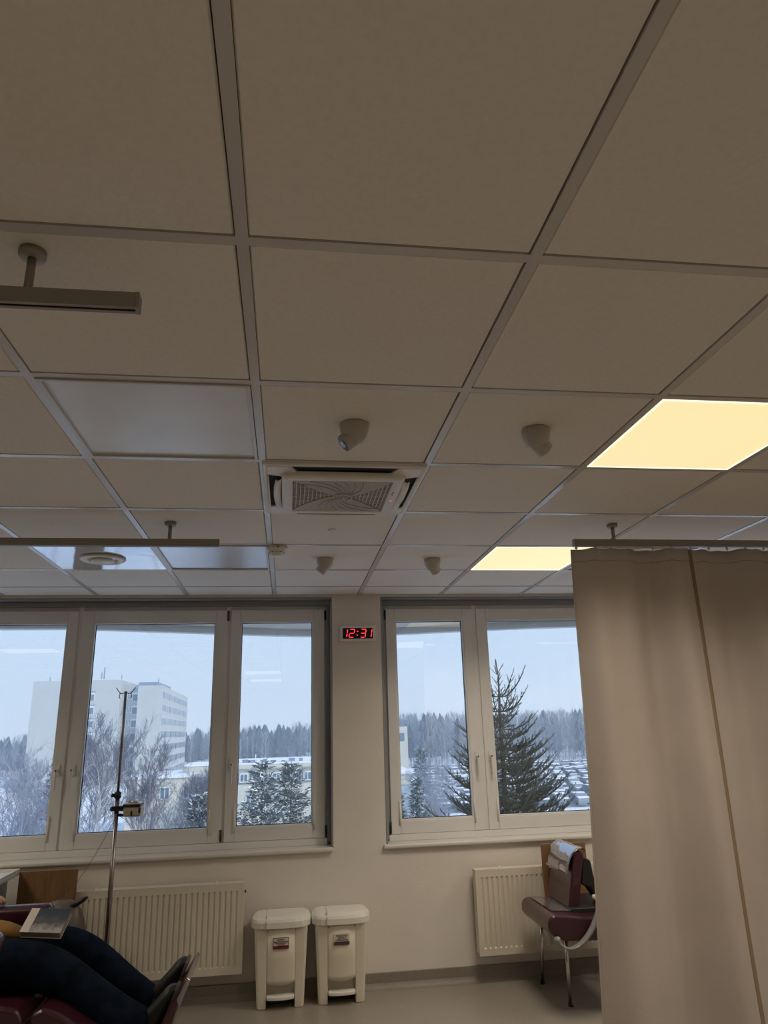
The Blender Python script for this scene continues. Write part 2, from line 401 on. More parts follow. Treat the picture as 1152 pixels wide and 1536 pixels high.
# corner pads between the slots
for sx_ in (-1, 1):
    for sy_ in (-1, 1):
        d = MB(); poly = [(sx_*.286, sy_*.286), (sx_*.20, sy_*.286), (sx_*.19, sy_*.262), (sx_*.175, sy_*.225), (sx_*.15, sy_*.15), (sx_*.225, sy_*.175), (sx_*.262, sy_*.19), (sx_*.286, sy_*.20)]
        if sx_*sy_ < 0: poly = poly[::-1]
        d.prism(poly, -.0145, -.003, 'z', M['acwhite'])
        d.build('corner_panel', r, bevel=.004)
# louvres
for kx, ky in ((-1, 0), (1, 0), (0, 1)):
    d = MB(); n = 10; vs = []; fs = []
    for i in range(n+1):
        s_ = -.17+.34*i/n; bow = .018*(1-(s_/.17)**2)
        for off, z in ((.224, -.008), (.232, -.022), (.246, -.030), (.256, -.024)):
            o_ = off+bow*.5
            vs.append((kx*o_ + (s_ if kx == 0 else 0), ky*o_ + (s_ if ky == 0 else 0), z))
    for i in range(n):
        for j in range(3): fs.append((i*4+j, i*4+j+1, (i+1)*4+j+1, (i+1)*4+j))
    d.add(vs, fs, M['acshade'] if kx == 0 else M['acwhite'], True)
    lo = d.build('louvre', r); so_ = lo.modifiers.new('solid', 'SOLIDIFY'); so_.thickness = .003
# slot outer trims (raised lips on left and right)
for kx in (-1, 1):
    d = MB(); d.tube([(kx*.283, .19*t, -.014) for t in (-1, -.5, 0, .5, 1)], .004, M['acwhite'], n=6); d.build('slot_lip', r)
# inner raised grille door
d = MB()
loops(d, [(rrect(.232, .232, .03), -.010), (rrect(.232, .232, .03), -.026), (rrect(.224, .224, .03), -.032), (rrect(.194, .194, .012), -.033), (rrect(.190, .190, .012), -.030), (rrect(.190, .190, .012), -.018)], M['acwhite'])
d.build('grille_frame', r)
d = MB(); d.box((-.19, -.19, -.019), (.19, .19, -.016), M['acdark']); d.build('filter_mesh', r)
# swirl blades (radial curved ribs) over half discs
ribs = MB()
for s_ in (1, -1):
    for q in range(6):
        a0 = math.radians(42+q*13); pts = []
        for i in range(9):
            t = i/8; rad = .02+.20*t; an = a0+.75*(1-t)
            px_, py_ = s_*rad*math.cos(an), s_*rad*math.sin(an)
            if abs(px_) > .186 or abs(py_) > .186: break
            pts.append((px_, py_, -.032))
        if len(pts) > 2: ribs.tube(pts, .0012, M['acshade'], n=4)
plate = MB()
def petal(s_):
    N_ = 24; lower = []; 
    for i in range(N_+1):
        t = i/N_; x_ = -.188+.376*t
        # S-curve: rises from left lower corner over the centre, then falls to a point at right upper corner
        c_ = .186 - .19*(math.sin(t*PI)**.9 if t < .5 else 1-.0*(t)) if t < .5 else (-.004 + .19*((t-.5)/.5)**1.3)
        lower.append((x_, c_))
    poly = [(s_*x_, s_*y_) for x_, y_ in lower]
    return poly
for s_ in (1, -1):
    p_ = petal(s_); vs = []; fs = []
    for x_, y_ in p_: vs += [(x_, y_, -.0305), (x_, s_*.188, -.0305)]
    for i in range(len(p_)-1): fs.append((2*i, 2*i+1, 2*i+3, 2*i+2))
    plate.add(vs, fs, M['acshade'])
pl = plate.build('swirl_plate', r); so_ = pl.modifiers.new('solid', 'SOLIDIFY'); so_.thickness = .003
ribs.build('swirl_rib', r)
gr = MB()
for i in range(23):
    c_ = -.176+i*.016
    gr.box((c_-.0013, -.188, -.0275), (c_+.0016, .188, -.0245), M['acwhite'])
    gr.box((-.188, c_-.0013, -.0275), (.188, c_+.0013, -.0245), M['acwhite'])
gr.build('grille_mesh', r)
hb = MB(); hb.tube([(.045*math.cos(t/4)*(.25+t*.03), .045*math.sin(t/4)*(.25+t*.03), -.034) for t in range(0, 30)], .0022, M['acwhite'], n=5); hb.build('swirl_hub', r)
ls = MB(); ls.box((.205, .03, -.0335), (.213, .040, -.032), M['ledsmall']); ls.build('indicator_light', r)
ls = MB(); ls.tube([(.207+.004*math.cos(t), -.055+.02*math.sin(t), -.033) for t in [PI*.5+PI*i/8 for i in range(9)]], .0015, M['acdark'], n=4); ls.build('emblem', r)

# ---- curtain rails
def rail(name, x0, x1, y, zc, posts, label, hw=.0125, hh=.017):
    r = empty(name, (x0, y, zc), label=label, cat='curtain rail')
    L = x1-x0
    b = MB()
    b.box((0, -hw, -hh), (L, -hw+.002, hh), M['rail']); b.box((0, hw-.002, -hh), (L, hw, hh), M['rail'])
    b.box((0, -hw+.002, hh-.002), (L, hw-.002, hh), M['rail'])
    b.box((0, -hw+.002, -hh), (L, -.004, -hh+.002), M['rail']); b.box((0, .004, -hh), (L, hw-.002, -hh+.002), M['rail'])
    b.build('profile', r)
    b = MB(); b.box((0.001, -hw+.002, -hh+.004), (L-.001, hw-.002, -hh+.006), M['raildark']); b.build('slot', r)
    for e_ in (0, L):
        b = MB(); b.box((e_-.004, -hw-.001, -hh-.001), (e_+.004, hw+.001, hh+.001), M['rail']); b.build('end_cap', r, bevel=.001)
    for px_ in posts:
        b = MB(); b.tube([(px_-x0, 0, hh), (px_-x0, 0, H-zc-.012)], .0085, M['rail'], n=16); p_ = b.build('post', r)
        b = MB(); b.lathe([(.0001, -.016), (.022, -.016), (.026, -.012), (.026, 0), (.0001, 0)], M['rail'], c=(px_-x0, 0, H-zc)); b.build('ceiling_flange', p_)
    return r
rail('curtain_rail', -3.55, -.205, -3.743, 2.354, [-.415, -2.1], 'nearest curtain rail, empty, hanging top left from one post')
rail('curtain_rail', -3.55, -.222, -1.813, 2.364, [-.44, -2.1], 'empty curtain rail before the left window, crossing under round vent')
rail('curtain_rail', 1.462, 4.15, -1.853, 2.366, [1.667, 3.4], 'curtain rail at right with the beige curtain hanging from it')

# ---- curtain
def curtain():
    r = empty('privacy_curtain', (1.45, -1.853, .12), label='beige cloth privacy curtain hanging in folds at right', cat='curtain')
    x0, x1, zt, zb = 1.458, 4.1, 2.338, .12
    NX, NZ = 260, 60; vs = []; fs = []
    def fold(x, t):
        a = .022+.040*t**.7
        u = x+.05*t*math.sin(x*2.1)
        return (a*math.sin(u*15.0+.7*math.sin(u*3.1))+.55*a*math.sin(u*31+1.3)*(.3+.7*(1-t)) + .020*t*math.sin(u*4.3+t*1.2)
                + .004*math.sin(t*9+u*6))
    def pos(x, t):
        z = zt+(zb-zt)*t
        lean = -.075*t*max(0, 1-(x-x0)/1.2)
        scallop = -.006*(.5-.5*math.cos((x-x0)*2*PI/.095))*max(0, 1-t*14)
        return Vector((x+lean+.006*math.sin(t*7+x*3), fold(x, t), z+scallop))
    for i in range(NX+1):
        for j in range(NZ+1):
            p = pos(x0+(x1-x0)*i/NX, j/NZ); vs.append((p.x-1.45, p.y, p.z-.12))
    for i in range(NX):
        for j in range(NZ): fs.append((i*(NZ+1)+j, (i+1)*(NZ+1)+j, (i+1)*(NZ+1)+j+1, i*(NZ+1)+j+1))
    b = MB(); b.add(vs, fs, M['curtain'], True); c = b.build('cloth', r); q = c.modifiers.new('s', 'SOLIDIFY'); q.thickness = .0012
    # heading band and hems
    def strip(name, fn, m, n=60, wd=.008, off=-.0022):
        vs = []; fs = []
        for i in range(n+1):
            p, d = fn(i/n); vs += [(p.x-1.45-d.x*wd/2, p.y+off, p.z-.12-d.z*wd/2), (p.x-1.45+d.x*wd/2, p.y+off, p.z-.12+d.z*wd/2)]
        for i in range(n): fs.append((2*i, 2*i+1, 2*i+3, 2*i+2))
        b = MB(); b.add(vs, fs, m, True); o = b.build(name, r); q = o.modifiers.new('s', 'SOLIDIFY'); q.thickness = .0012; q.offset = -1
    X_, Z_ = Vector((1, 0, 0)), Vector((0, 0, 1))
    strip('seam', lambda t: (pos(2.05, t), X_), M['seam'], wd=.018, off=-.004)
    strip('side_hem', lambda t: (pos(x0+.003, t), X_), M['curtain'], wd=.012)
    strip('heading_stitch', lambda t: (pos(x0+(x1-x0)*t, .028), Z_), M['seam'], n=260, wd=.0018)
    for i in range(27):
        x = x0+.012+i*.098
        b = MB(); b.tube([(x-1.45, 0, 2.352-.12), (x-1.45, 0, 2.326-.12)], .003, M['white'], n=6)
        b.box((x-1.45-.006, -.005, 2.338-.12), (x-1.45+.006, .005, 2.345-.12), M['white']); b.build('glider', r)
curtain()

# ---- ceiling cameras (turret type): shell cone + ball + lens
def turret(x, y, aim, label, sc=.84):
    r = empty('security_camera', (x, y, H), label=label, cat='camera', group='turret cameras on the ceiling'); r.scale = (sc, sc, sc)
    b = MB(); b.lathe([(.0001, .001), (.055, .001), (.0565, -.006), (.055, -.02), (.049, -.045), (.038, -.066), (.02, -.078), (.0001, -.08)], M['camshell'], n=36); b.build('housing', r)
    for s_ in (-1, 1):
        b = MB(); b.lathe([(.0001, -.003), (.0035, -.003), (.0035, .002)], M['black'], c=(s_*.036, -.030, -.012), n=10, M4=Matrix.Rotation(-.9, 4, 'X')); b.build('screw', r)
    d = Vector(aim).normalized(); q = d.to_track_quat('Z', 'Y').to_matrix().to_4x4()
    c = Vector((0, 0, -.046))
    b = MB(); b.lathe([(.0001, -.01), (.034, -.008), (.0365, .01), (.0355, .045), (.033, .05), (.030, .049)], M['camshell'], c=c+d*.006, n=28, M4=q); e_ = b.build('eyeball', r)
    b = MB(); b.lathe([(.030, .048), (.0001, .0475)], M['lens'], c=c+d*.006, n=28, M4=q); f_ = b.build('lens_plate', r)
    b = MB(); m4 = Matrix.Translation(c+d*.0545)@q; b.box((-.008, -.013, 0), (.008, .013, .001), M['lensglass'], m4); b.build('lens_window', r)
    return r
turret(.30, -2.95, (-.75, -.05, -.62), 'ceiling camera with black lens, in front of the air unit')
turret(.90, -2.95, (.70, .28, -.62), 'ceiling camera facing away, nearest the large lit panel')
turret(.30, -1.11, (-.60, .0, -.75), 'ceiling camera beside the smoke detector, lens to the left')
turret(.915, -1.11, (.55, .45, -.6), 'farthest right ceiling camera, beside the farther lit panel')
# ---- smoke detector, sensor
r = empty('smoke_detector', (.035, -1.375, H), label='round white smoke detector on a ceiling grid crossing', cat='smoke detector')
b = MB(); b.lathe([(.0001, 0), (.052, 0), (.054, -.004), (.054, -.018), (.05, -.022), (.0001, -.022)], M['white']); b.build('base', r)
b = MB(); b.lathe([(.049, -.022), (.047, -.03), (.036, -.036), (.034, -.044), (.026, -.050), (.0001, -.051)], M['white']); b.build('sensor_head', r)
b = MB()
for i in range(12):
    t = 2*PI*i/12; b.box((.0395, -.006, -.0345), (.0425, .006, -.0285), M['acdark'], Matrix.Rotation(t, 4, 'Z'))
b.build('vents', r)
b = MB(); b.box((.0, -.0545, -.014), (.012, -.0535, -.008), M['labelred']); b.build('indicator', r)
r = empty('ceiling_sensor', (.303, -1.72, H), label='tiny white sensor in the middle of a ceiling tile', cat='sensor')
b = MB(); b.lathe([(.0001, 0), (.02, 0), (.02, -.003), (.012, -.008), (.0001, -.009)], M['white'], n=20); b.build('body', r)

# ================================================================== WINDOWS
DF = .10          # depth of the sash face behind the wall plane
def frame_rect(mb, x0, x1, z0, z1, y0, y1, wdt, m, wb_=None):
    wb_ = wb_ or wdt
    mb.box((x0, y0, z0), (x0+wdt, y1, z1), m); mb.box((x1-wdt, y0, z0), (x1, y1, z1), m)
    mb.box((x0+wdt, y0, z1-wdt), (x1-wdt, y1, z1), m); mb.box((x0+wdt, y0, z0), (x1-wdt, y1, z0+wb_), m)
def window(name, x0, x1, sashes, label):
    r = empty(name, (x0, 0, ZS), label=label, cat='window', kind='structure')
    R = lambda x: x-x0
    z = lambda v: v-ZS
    b = MB(); frame_rect(b, 0, x1-x0, z(.80), z(ZT), DF+.025, DF+.10, .085, M['pvc']); b.build('fixed_frame', r, bevel=.004)
    # reveal lining in two steps, top and sides, its shade put into the grey
    b = MB(); b.box((0, .0, 0), (.012, DF+.03, z(ZT)), M['shadetrim']); b.box((x1-x0-.012, 0, 0), (x1-x0, DF+.03, z(ZT)), M['shadetrim'])
    b.box((.012, 0, z(ZT)-.012), (x1-x0-.012, DF+.03, z(ZT)), M['shadetrim'])
    b.box((.012, DF-.02, z(2.40)), (x1-x0-.012, DF+.03, z(ZT)-.012), M['shadetrim'])
    b.box((.012, DF-.008, .02), (.034, DF+.03, z(2.40)), M['shadetrim']); b.box((x1-x0-.034, DF-.008, .02), (x1-x0-.012, DF+.03, z(2.40)), M['shadetrim'])
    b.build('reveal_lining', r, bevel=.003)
    for m_ in sashes['mullions']:
        b = MB(); b.box((R(m_)-.022, DF+.012, z(.86)), (R(m_)+.022, DF+.09, z(2.40)), M['pvc']); b.build('mullion', r, bevel=.003)
    for si, (a, c, ga, gc, hs) in enumerate(sashes['s']):
        z0, z1, gz0, gz1 = .858, 2.374, .940, 2.292
        s_ = MB()
        for bx in (((R(a), DF, z(z0)), (R(ga), DF+.07, z(z1))), ((R(gc), DF, z(z0)), (R(c), DF+.07, z(z1))), ((R(ga), DF, z(gz1)), (R(gc), DF+.07, z(z1))), ((R(ga), DF, z(z0)), (R(gc), DF+.07, z(gz0)))):
            s_.box(*bx, M['pvc'])
        so_ = s_.build('sash', r, bevel=.004)
        gb = MB(); e_ = .012    # glazing bead, sloping in
        frame_rect(gb, R(ga)-e_*.2, R(gc)+e_*.2, z(gz0)-e_*.2, z(gz1)+e_*.2, DF+.004, DF+.03, e_, M['pvc']); gb.build('glazing_bead', so_, bevel=.003)
        gk = MB(); frame_rect(gk, R(ga)+e_*.8, R(gc)-e_*.8, z(gz0)+e_*.8, z(gz1)-e_*.8, DF+.026, DF+.034, .004, M['gasket']); gk.build('gasket', so_)
        gl = MB(); gl.box((R(ga), DF+.034, z(gz0)), (R(gc), DF+.036, z(gz1)), M['glass']); gl.build('pane', so_)
        # handle
        if hs:
            hx = R(c)-.038 if hs == 'R' else R(a)+.038
            h = MB(); hz = z(1.335); h.box((hx-.014, DF-.010, hz-.035), (hx+.014, DF, hz+.035), M['white'])
            h.tube([(hx, DF-.008, hz), (hx, DF-.040, hz)], .008, M['white'], n=10)
            h.tube([(hx, DF-.040, hz+.008), (hx, DF-.043, hz-.05), (hx, DF-.040, hz-.118)], [.010, .009, .007], M['white'], n=10)
            hh = h.build('handle', so_, bevel=.002)
            kk = MB(); kk.tube([(hx, DF-.049, hz), (hx, DF-.053, hz)], .005, M['black'], n=10); kk.build('lock_button', so_)
        # hinges on the opposite side
        hxs = R(a)-.004 if hs == 'R' else R(c)+.004
        for hz_ in (2.33, .90):
            h = MB(); h.tube([(hxs, DF-.004, z(hz_)-.035), (hxs, DF-.004, z(hz_)+.035)], .007, M['black'], n=8); h.build('hinge', so_)
        for cx_ in (R(ga)-.006, R(gc)+.006):
            h = MB(); h.tube([(cx_, DF-.004, z(gz0)-.03), (cx_, DF-.004, z(gz0)+.12)], .006, M['white'], n=6); h.build('blind_guide', so_)
    # sill
    s_ = MB(); s_.box((-.02 if x0 > 0 else -.02, -.028, -.028), (x1-x0+(-.002 if x0 < 0 else .02), DF+.03, 0), M['sill']); so_ = s_.build('window_sill', r, bevel=.010, seg=3)
    s_ = MB(); s_.box((.034, DF+.002, .0), (x1-x0-.034, DF+.06, .042), M['pvc']); s_.build('bottom_rail', r, bevel=.003)
    return r
window('window_1', W1[0], W1[1], {'mullions': [-1.325, -.316], 's': [(-2.36, -1.335, -2.28, -1.402, 'R'), (-1.315, -.326, -1.232, -.405, 'L'), (-.304, .357, -.236, .277, 'L')]}, 'left three-part white plastic window')
window('window_2', W2[0], W2[1], {'mullions': [1.465], 's': [(.80, 1.455, .867, 1.374, 'R'), (1.476, 2.51, 1.548, 2.43, 'L')]}, 'right two-part white plastic window partly behind the curtain')

window('added_window_left', W3[0], W3[1], {'mullions': [-4.69, -3.76], 's': [(-5.59, -4.71, -5.52, -4.78, 'R'), (-4.67, -3.78, -4.60, -3.85, 'L'), (-3.74, -2.88, -3.67, -2.95, 'L')]}, 'unseen white window added left of the picture for daylight')  # this window and the next are unseen, added to let in more daylight
window('added_window_right', W4[0], W4[1], {'mullions': [4.27], 's': [(3.01, 4.26, 3.08, 4.18, 'R'), (4.28, 5.54, 4.36, 5.47, 'L')]}, 'unseen white window added behind the curtain for daylight')
# ---- LED clock 12:31
r = empty('wall_clock', (.583, 0, 2.182), label='red digital wall clock reading 12:31 between the windows', cat='clock')
b = MB(); b.box((-.125, -.03, -.055), (.125, 0, .055), M['clockframe']); b.build('case', r, bevel=.005)
b = MB(); b.box((-.106, -.0315, -.037), (.106, -.0295, .037), M['clockface']); b.build('display', r)
SEG = {'1': 'bc', '2': 'abged', '3': 'abgcd'}
def digit(ch, cx):
    w_, h_, t_ = .034, .056, .0062; b = MB()
    def q(u, v): return (cx+u+v*.14, v)
    def seg(p, s_):
        (u0, v0), (u1, v1) = p, s_
        if abs(u1-u0) > abs(v1-v0): poly = [q(u0+.002, v0), q(u0+.005, v0+t_/2), q(u1-.005, v0+t_/2), q(u1-.002, v0), q(u1-.005, v0-t_/2), q(u0+.005, v0-t_/2)]
        else: poly = [q(u0, v0+.002), q(u0+t_/2, v0+.005), q(u0+t_/2, v1-.005), q(u0, v1-.002), q(u0-t_/2, v1-.005), q(u0-t_/2, v0+.005)]
        b.prism(poly, -.0325, -.0315, 'y', M['led'])
    C = {'a': ((-w_/2, h_/2), (w_/2, h_/2)), 'g': ((-w_/2, 0), (w_/2, 0)), 'd': ((-w_/2, -h_/2), (w_/2, -h_/2)), 'b': ((w_/2, 0), (w_/2, h_/2)), 'c': ((w_/2, -h_/2), (w_/2, 0)), 'e': ((-w_/2, -h_/2), (-w_/2, 0)), 'f': ((-w_/2, 0), (-w_/2, h_/2))}
    for s_ in SEG[ch]: seg(*C[s_])
    b.build('digit', r)
for ch, cx in (('1', -.092), ('2', -.042), ('3', .038), ('1', .080)): digit(ch, cx)
b = MB()
for dz in (.013, -.013): b.box((-.006+dz*.14, -.0325, dz-.0035), (.001+dz*.14, -.0315, dz+.0035), M['led'])
b.build('colon', r)

# ---- radiators
def radiator(x0, x1, z0, z1, label):
    r = empty('radiator', (x0, -.11, z0), label=label, cat='radiator')
    L, Hh = x1-x0, z1-z0
    pitch = .0333; n = int((L-.05)/pitch); m0 = (L-n*pitch)/2
    prof = [(0, 0)]
    for i in range(n):
        a = m0+i*pitch
        prof += [(a+.004, 0), (a+.009, .007), (a+.016, .007), (a+.021, 0)]
    prof.append((L, 0)); vs = []; fs = []
    zs = [0, .038, .046, Hh-.046, Hh-.038, Hh]
    for k_, zz in enumerate(zs):
        for u, d_ in prof:
            vs.append((u, (d_ if k_ in (2, 3) else 0), zz))
    N_ = len(prof)
    for k_ in range(5):
        for i in range(N_-1): fs.append((k_*N_+i, k_*N_+i+1, (k_+1)*N_+i+1, (k_+1)*N_+i))
    b = MB(); b.add(vs, fs, M['radiator']); fp = b.build('front_panel', r, fix=False); q = fp.modifiers.new('s', 'SOLIDIFY'); q.thickness = .0015; q.offset = -1
    for u in (0, L-.004):
        b = MB(); b.box((u, .004, .006), (u+.004, .072, Hh), M['radiator']); b.build('side_cover', r, bevel=.001)
    b = MB(); b.box((0, 0, Hh), (L, .075, Hh+.004), M['radiator'])
    b.build('top_grille', r, bevel=.001)
    b = MB(); b.box((.01, .060, .006), (L-.01, .070, Hh-.01), M['radiator']); b.build('rear_panel', r)
    for u in (.15, L-.15):
        b = MB(); b.box((u-.015, .068, .1), (u+.015, .1095, Hh-.05), M['radiator']); b.build('bracket', r)
    for u in (.17, L-.17):
        b = MB(); b.lathe([(.0001, .014), (.006, .012), (.008, 0)], M['white'], c=(u, .03, Hh+.004), n=12); b.build('top_clip', r)
    b = MB(); b.tube([(L-.001, .035, Hh-.05), (L+.010, .035, Hh-.05)], .007, M['gasket'], n=10); b.build('vent_plug', r)
    return r
radiator(-1.20, -.150, .165, .650, 'long ribbed white radiator under the left window')
radiator(1.305, 2.36, .165, .648, 'ribbed white radiator under the right window, behind maroon chair')

# ---- wooden boards
def board(x0, x1, z0, z1, y, label, lean=0):
    r = empty('wooden_board', (x0, y, z0), label=label, cat='wooden board', group='wooden boards propped before the radiators')
    b = MB(); b.box((0, 0, 0), (x1-x0, .016, z1-z0), M['wood']); b.build('panel', r, bevel=.003)
    b = MB(); b.box((.03, .016, z1-z0-.10), (.06, y*-1-.02 if False else .035, z1-z0-.07), M['chrome']); b.build('bracket', r)
    return r
board(-1.46, -1.13, .30, .785, -.145, 'brown plywood board under the left window, behind the bag')
board(1.745, 2.045, .28, .790, -.150, 'brown plywood board under right window, behind the maroon chair back')

# ---- pedal bins
def bin_(x, label, lm, rows):
    r = empty('pedal_bin', (x, -.125, 0), label=label, cat='bin', group='pedal bins between the radiators')
    # body: tapering box with two front legs, arched recess between
    yb, yf = .105, -.080
    def ring(zz):
        t = zz/.43; wx = .136+(.158-.136)*t; return wx, yf-.028*t
    b = MB()
    # side columns + curved centre + back
    for s_ in (-1, 1):
        vs = []
        for zz in (0, .43):
            wx, f_ = ring(zz); inner = .082+.010*0
            vs += [(s_*wx, yb, zz), (s_*wx, f_+.015, zz), (s_*(wx-.012), f_, zz), (s_*inner, f_, zz), (s_*inner, f_+.03, zz), (s_*inner, yb, zz)]
        n = 6; fs = [tuple(range(n)), tuple(range(n, 2*n))]+[(i, (i+1) % n, (i+1) % n+n, i+n) for i in range(n)]
        b.add(vs, fs, M['bin'])
    b.build('body', r, bevel=.006)
    c_ = MB(); vs = []; fs = []; N_ = 12; rows_ = [.135, .150, .25, .43]
    for k_, zz in enumerate(rows_):
        for i in range(N_+1):
            u = -1+2*i/N_; _, f_ = ring(zz)
            z2 = zz-(.012*(1-u*u) if k_ == 0 else 0)
            vs.append((u*.0835, f_+.0015-.016*(1-abs(u)**2.5), z2))
    for k_ in range(len(rows_)-1):
        for i in range(N_): a = k_*(N_+1)+i; fs.append((a, a+1, a+N_+2, a+N_+1))
    c_.add(vs, fs, M['bin'], True); cc = c_.build('front_panel', r, fix=False); q = cc.modifiers.new('s', 'SOLIDIFY'); q.thickness = .006; q.offset = -1
    d = MB(); d.box((-.082, -.045, .05), (.082, .10, .42), M['binshade']); d.build('inner_bucket', r)
    d = MB(); vs = []; pts = [(-.08, -.05), (.08, -.05)]+[(.08*math.cos(t), -.098-.022*math.sin(t)) for t in [PI*i/10 for i in range(11)]]
    d.prism(pts, .052, .072, 'z', M['lid']); d.build('pedal', r, bevel=.004)
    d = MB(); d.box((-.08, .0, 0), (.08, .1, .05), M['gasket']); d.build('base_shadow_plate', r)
    # lid: rounded wide, raised centre, with split line at left
    def lidpoly(a, f_, bk):
        P_ = []
        for i in range(13):
            t = PI+PI*i/12; P_.append((a*math.copysign(abs(math.cos(t))**.55, math.cos(t)), f_*abs(math.sin(t))**.6))
        for i in range(7):
            t = PI*i/6; P_.append((a*math.copysign(abs(math.cos(t))**.3, math.cos(t)), bk*abs(math.sin(t))**.35))
        return P_
    f_ = -.135; L1 = lidpoly(.178, f_, .11); L2 = lidpoly(.172, f_+.006, .108); L3 = lidpoly(.150, f_+.03, .10)
    l = MB(); loops(l, [(L3, .425), (L1, .425), (L1, .456), (L2, .470), (L3, .482), ([(u*.6, v*.6) for u, v in L3], .487)], M['lid'], False)
    N_ = len(L3); l.add([(u*.6, v*.6, .487) for u, v in L3], [tuple(range(N_))], M['lid'], False)
    l.add([(u, v, .425) for u, v in L3], [tuple(range(N_))], M['lid'], False)
    l.build('lid', r)
    l = MB(); l.box((-.0885, f_-.0012, .426), (-.0865, .1, .4655), M['acshade']); l.box((-.0885, f_+.02, .4655), (-.0865, .09, .4872), M['acshade']); l.build('lid_split', r)
    # sticker
    st = MB(); sw = .046; sz0, sz1 = .315, .375; fy = ring(.35)[1]-.0170
    st.box((-sw, fy, sz0), (sw, fy+.003, sz1), M['paper']); so_ = st.build('sticker', r)
    st = MB(); st.box((-sw, fy-.0008, sz0), (sw, fy, sz0+.018), lm); st.build('sticker_band', r)
    st = MB()
    if lm is M['labelred']:
        for q in (((-sw, sz1-.003), (sw, sz1)), ((-sw, sz0), (-sw+.003, sz1)), ((sw-.003, sz0), (sw, sz1))): st.box((q[0][0], fy-.0008, q[0][1]), (q[1][0], fy, q[1][1]), M['ink'])
    if st.v: st.build('sticker_border', r)
    for txt, cz, size in rows:
        cu = bpy.data.curves.new('sticker_text', 'FONT'); cu.body = txt; cu.size = size; cu.align_x = 'CENTER'; cu.extrude = .0003; cu.offset = .0002
        cu.materials.append(M['ink']); tmp = bpy.data.objects.new('tmp_text', cu); COL.objects.link(tmp)
        bpy.context.view_layer.update(); me = bpy.data.meshes.new_from_object(tmp.evaluated_get(bpy.context.evaluated_depsgraph_get()))
        COL.objects.unlink(tmp); bpy.data.objects.remove(tmp); o = bpy.data.objects.new('sticker_text', me); COL.objects.link(o); o.parent = r
        o.rotation_euler = (PI/2, 0, 0); o.location = (0, fy-.0012, cz)
    return r
bin_(.078, 'cream pedal bin with dark red banded sticker, beside the left radiator', M['labelred'], [('ODPADY', .360, .011), ('MEDYCZNE ZAKAZNE', .350, .0082), ('materialy opatrunkowe', .343, .007), ('rekawice, igly', .336, .007)])
bin_(.436, 'cream pedal bin with grey banded sticker, standing right of the other', M['labelgrey'], [('POZOSTALE', .360, .012), ('ODPADY', .349, .012), ('KOMUNALNE', .337, .012)])

# ================================================================== MAROON CHAIR (right)
def rbox(name, parent, size, mt, loc=(0, 0, 0), rot=(0, 0, 0), bev=.03, seg=4):
    b = MB(); x_, y_, z_ = (s_/2 for s_ in size); b.box((-x_, -y_, -z_), (x_, y_, z_), mt)
    o = b.build(name, parent, bevel=bev, seg=seg); o.location = loc; o.rotation_euler = rot; return o
r = empty('treatment_chair', (1.85, -.42, 0), label='maroon vinyl treatment chair before the right radiator, partly behind curtain', cat='chair')
L = lambda x, y, z: (x-1.85, y+.42, z)
# seat cushion: wedge with rounded nose, long along y
b = MB(); prof = [(1.60, .505), (1.575, .49), (1.563, .465), (1.565, .43), (1.59, .395), (1.66, .37), (2.12, .35), (2.16, .38), (2.16, .46), (2.12, .475), (1.80, .485), (1.68, .50)]
b.prism([(x-1.85, z) for x, z in prof], -.70+.42, -.20+.42, 'y', M['maroon']); b.build('seat', r, bevel=.018, seg=4)
# backrest (stands on the seat, front facing left)
b = MB()
pf = [(1.735, .475), (1.80, .475), (1.868, .78), (1.855, .805), (1.805, .80)]
b.prism([(x-1.85, z) for x, z in pf], -.56+.42, -.20+.42, 'y', M['maroon']); b.build('backrest', r, bevel=.016, seg=4)
# clear glossy covers over head and seat
b = MB(); N_ = 14; vs = []; fs = []
path = [(1.757, .660), (1.760, .69), (1.768, .73), (1.782, .765), (1.803, .795), (1.835, .818), (1.868, .822), (1.885, .80)]
for i in range(N_+1):
    yy = -.565+.37*i/N_
    for k_, (x_, z_) in enumerate(path):
        nz = noise.noise(Vector((i*.4, k_*.45, 1.3)))*.010
        vs.append((x_-1.85-abs(nz)*.7-.004, yy+.42, z_+(.012*math.sin(i*.45)+.02 if k_ == 0 else nz*.3)))
for i in range(N_):
    for k_ in range(len(path)-1): a = i*len(path)+k_; fs.append((a, a+1, a+len(path)+1, a+len(path)))
b.add(vs, fs, M['clear'], True); o = b.build('headrest_cover', r, fix=False); o['label'] = 'clear crinkled plastic cover on the headrest'
q = o.modifiers.new('s', 'SOLIDIFY'); q.thickness = .002
b = MB(); vs = []; fs = []
for i in range(13):
    for k_ in range(9):
        x_ = 1.615+.13*k_/8; yy = -.60+.34*i/12; vs.append((x_-1.85, yy+.42, .5085-.02*(x_-1.60)/.13*.5+.006*abs(noise.noise(Vector((i*.6, k_*.7, 4))))))
for i in range(12):
    for k_ in range(8): a = i*9+k_; fs.append((a, a+1, a+10, a+9))
b.add(vs, fs, M['wrinkle'], True); o = b.build('seat_cover', r); o['label'] = 'shiny plastic sheet lying on the seat'
# black support behind back
b = MB(); b.prism([(1.862-1.85, .775), (1.915-1.85, .745), (1.925-1.85, .66), (1.97-1.85, .60), (2.06-1.85, .49), (1.95-1.85, .50), (1.89-1.85, .60), (1.84-1.85, .62)], -.54+.42, -.44+.42, 'y', M['black']); b.build('back_support', r, bevel=.012)
b = MB(); b.box(L(1.74, -.60, .468), L(2.02, -.24, .51), M['black']); b.build('hinge_bar', r, bevel=.006)
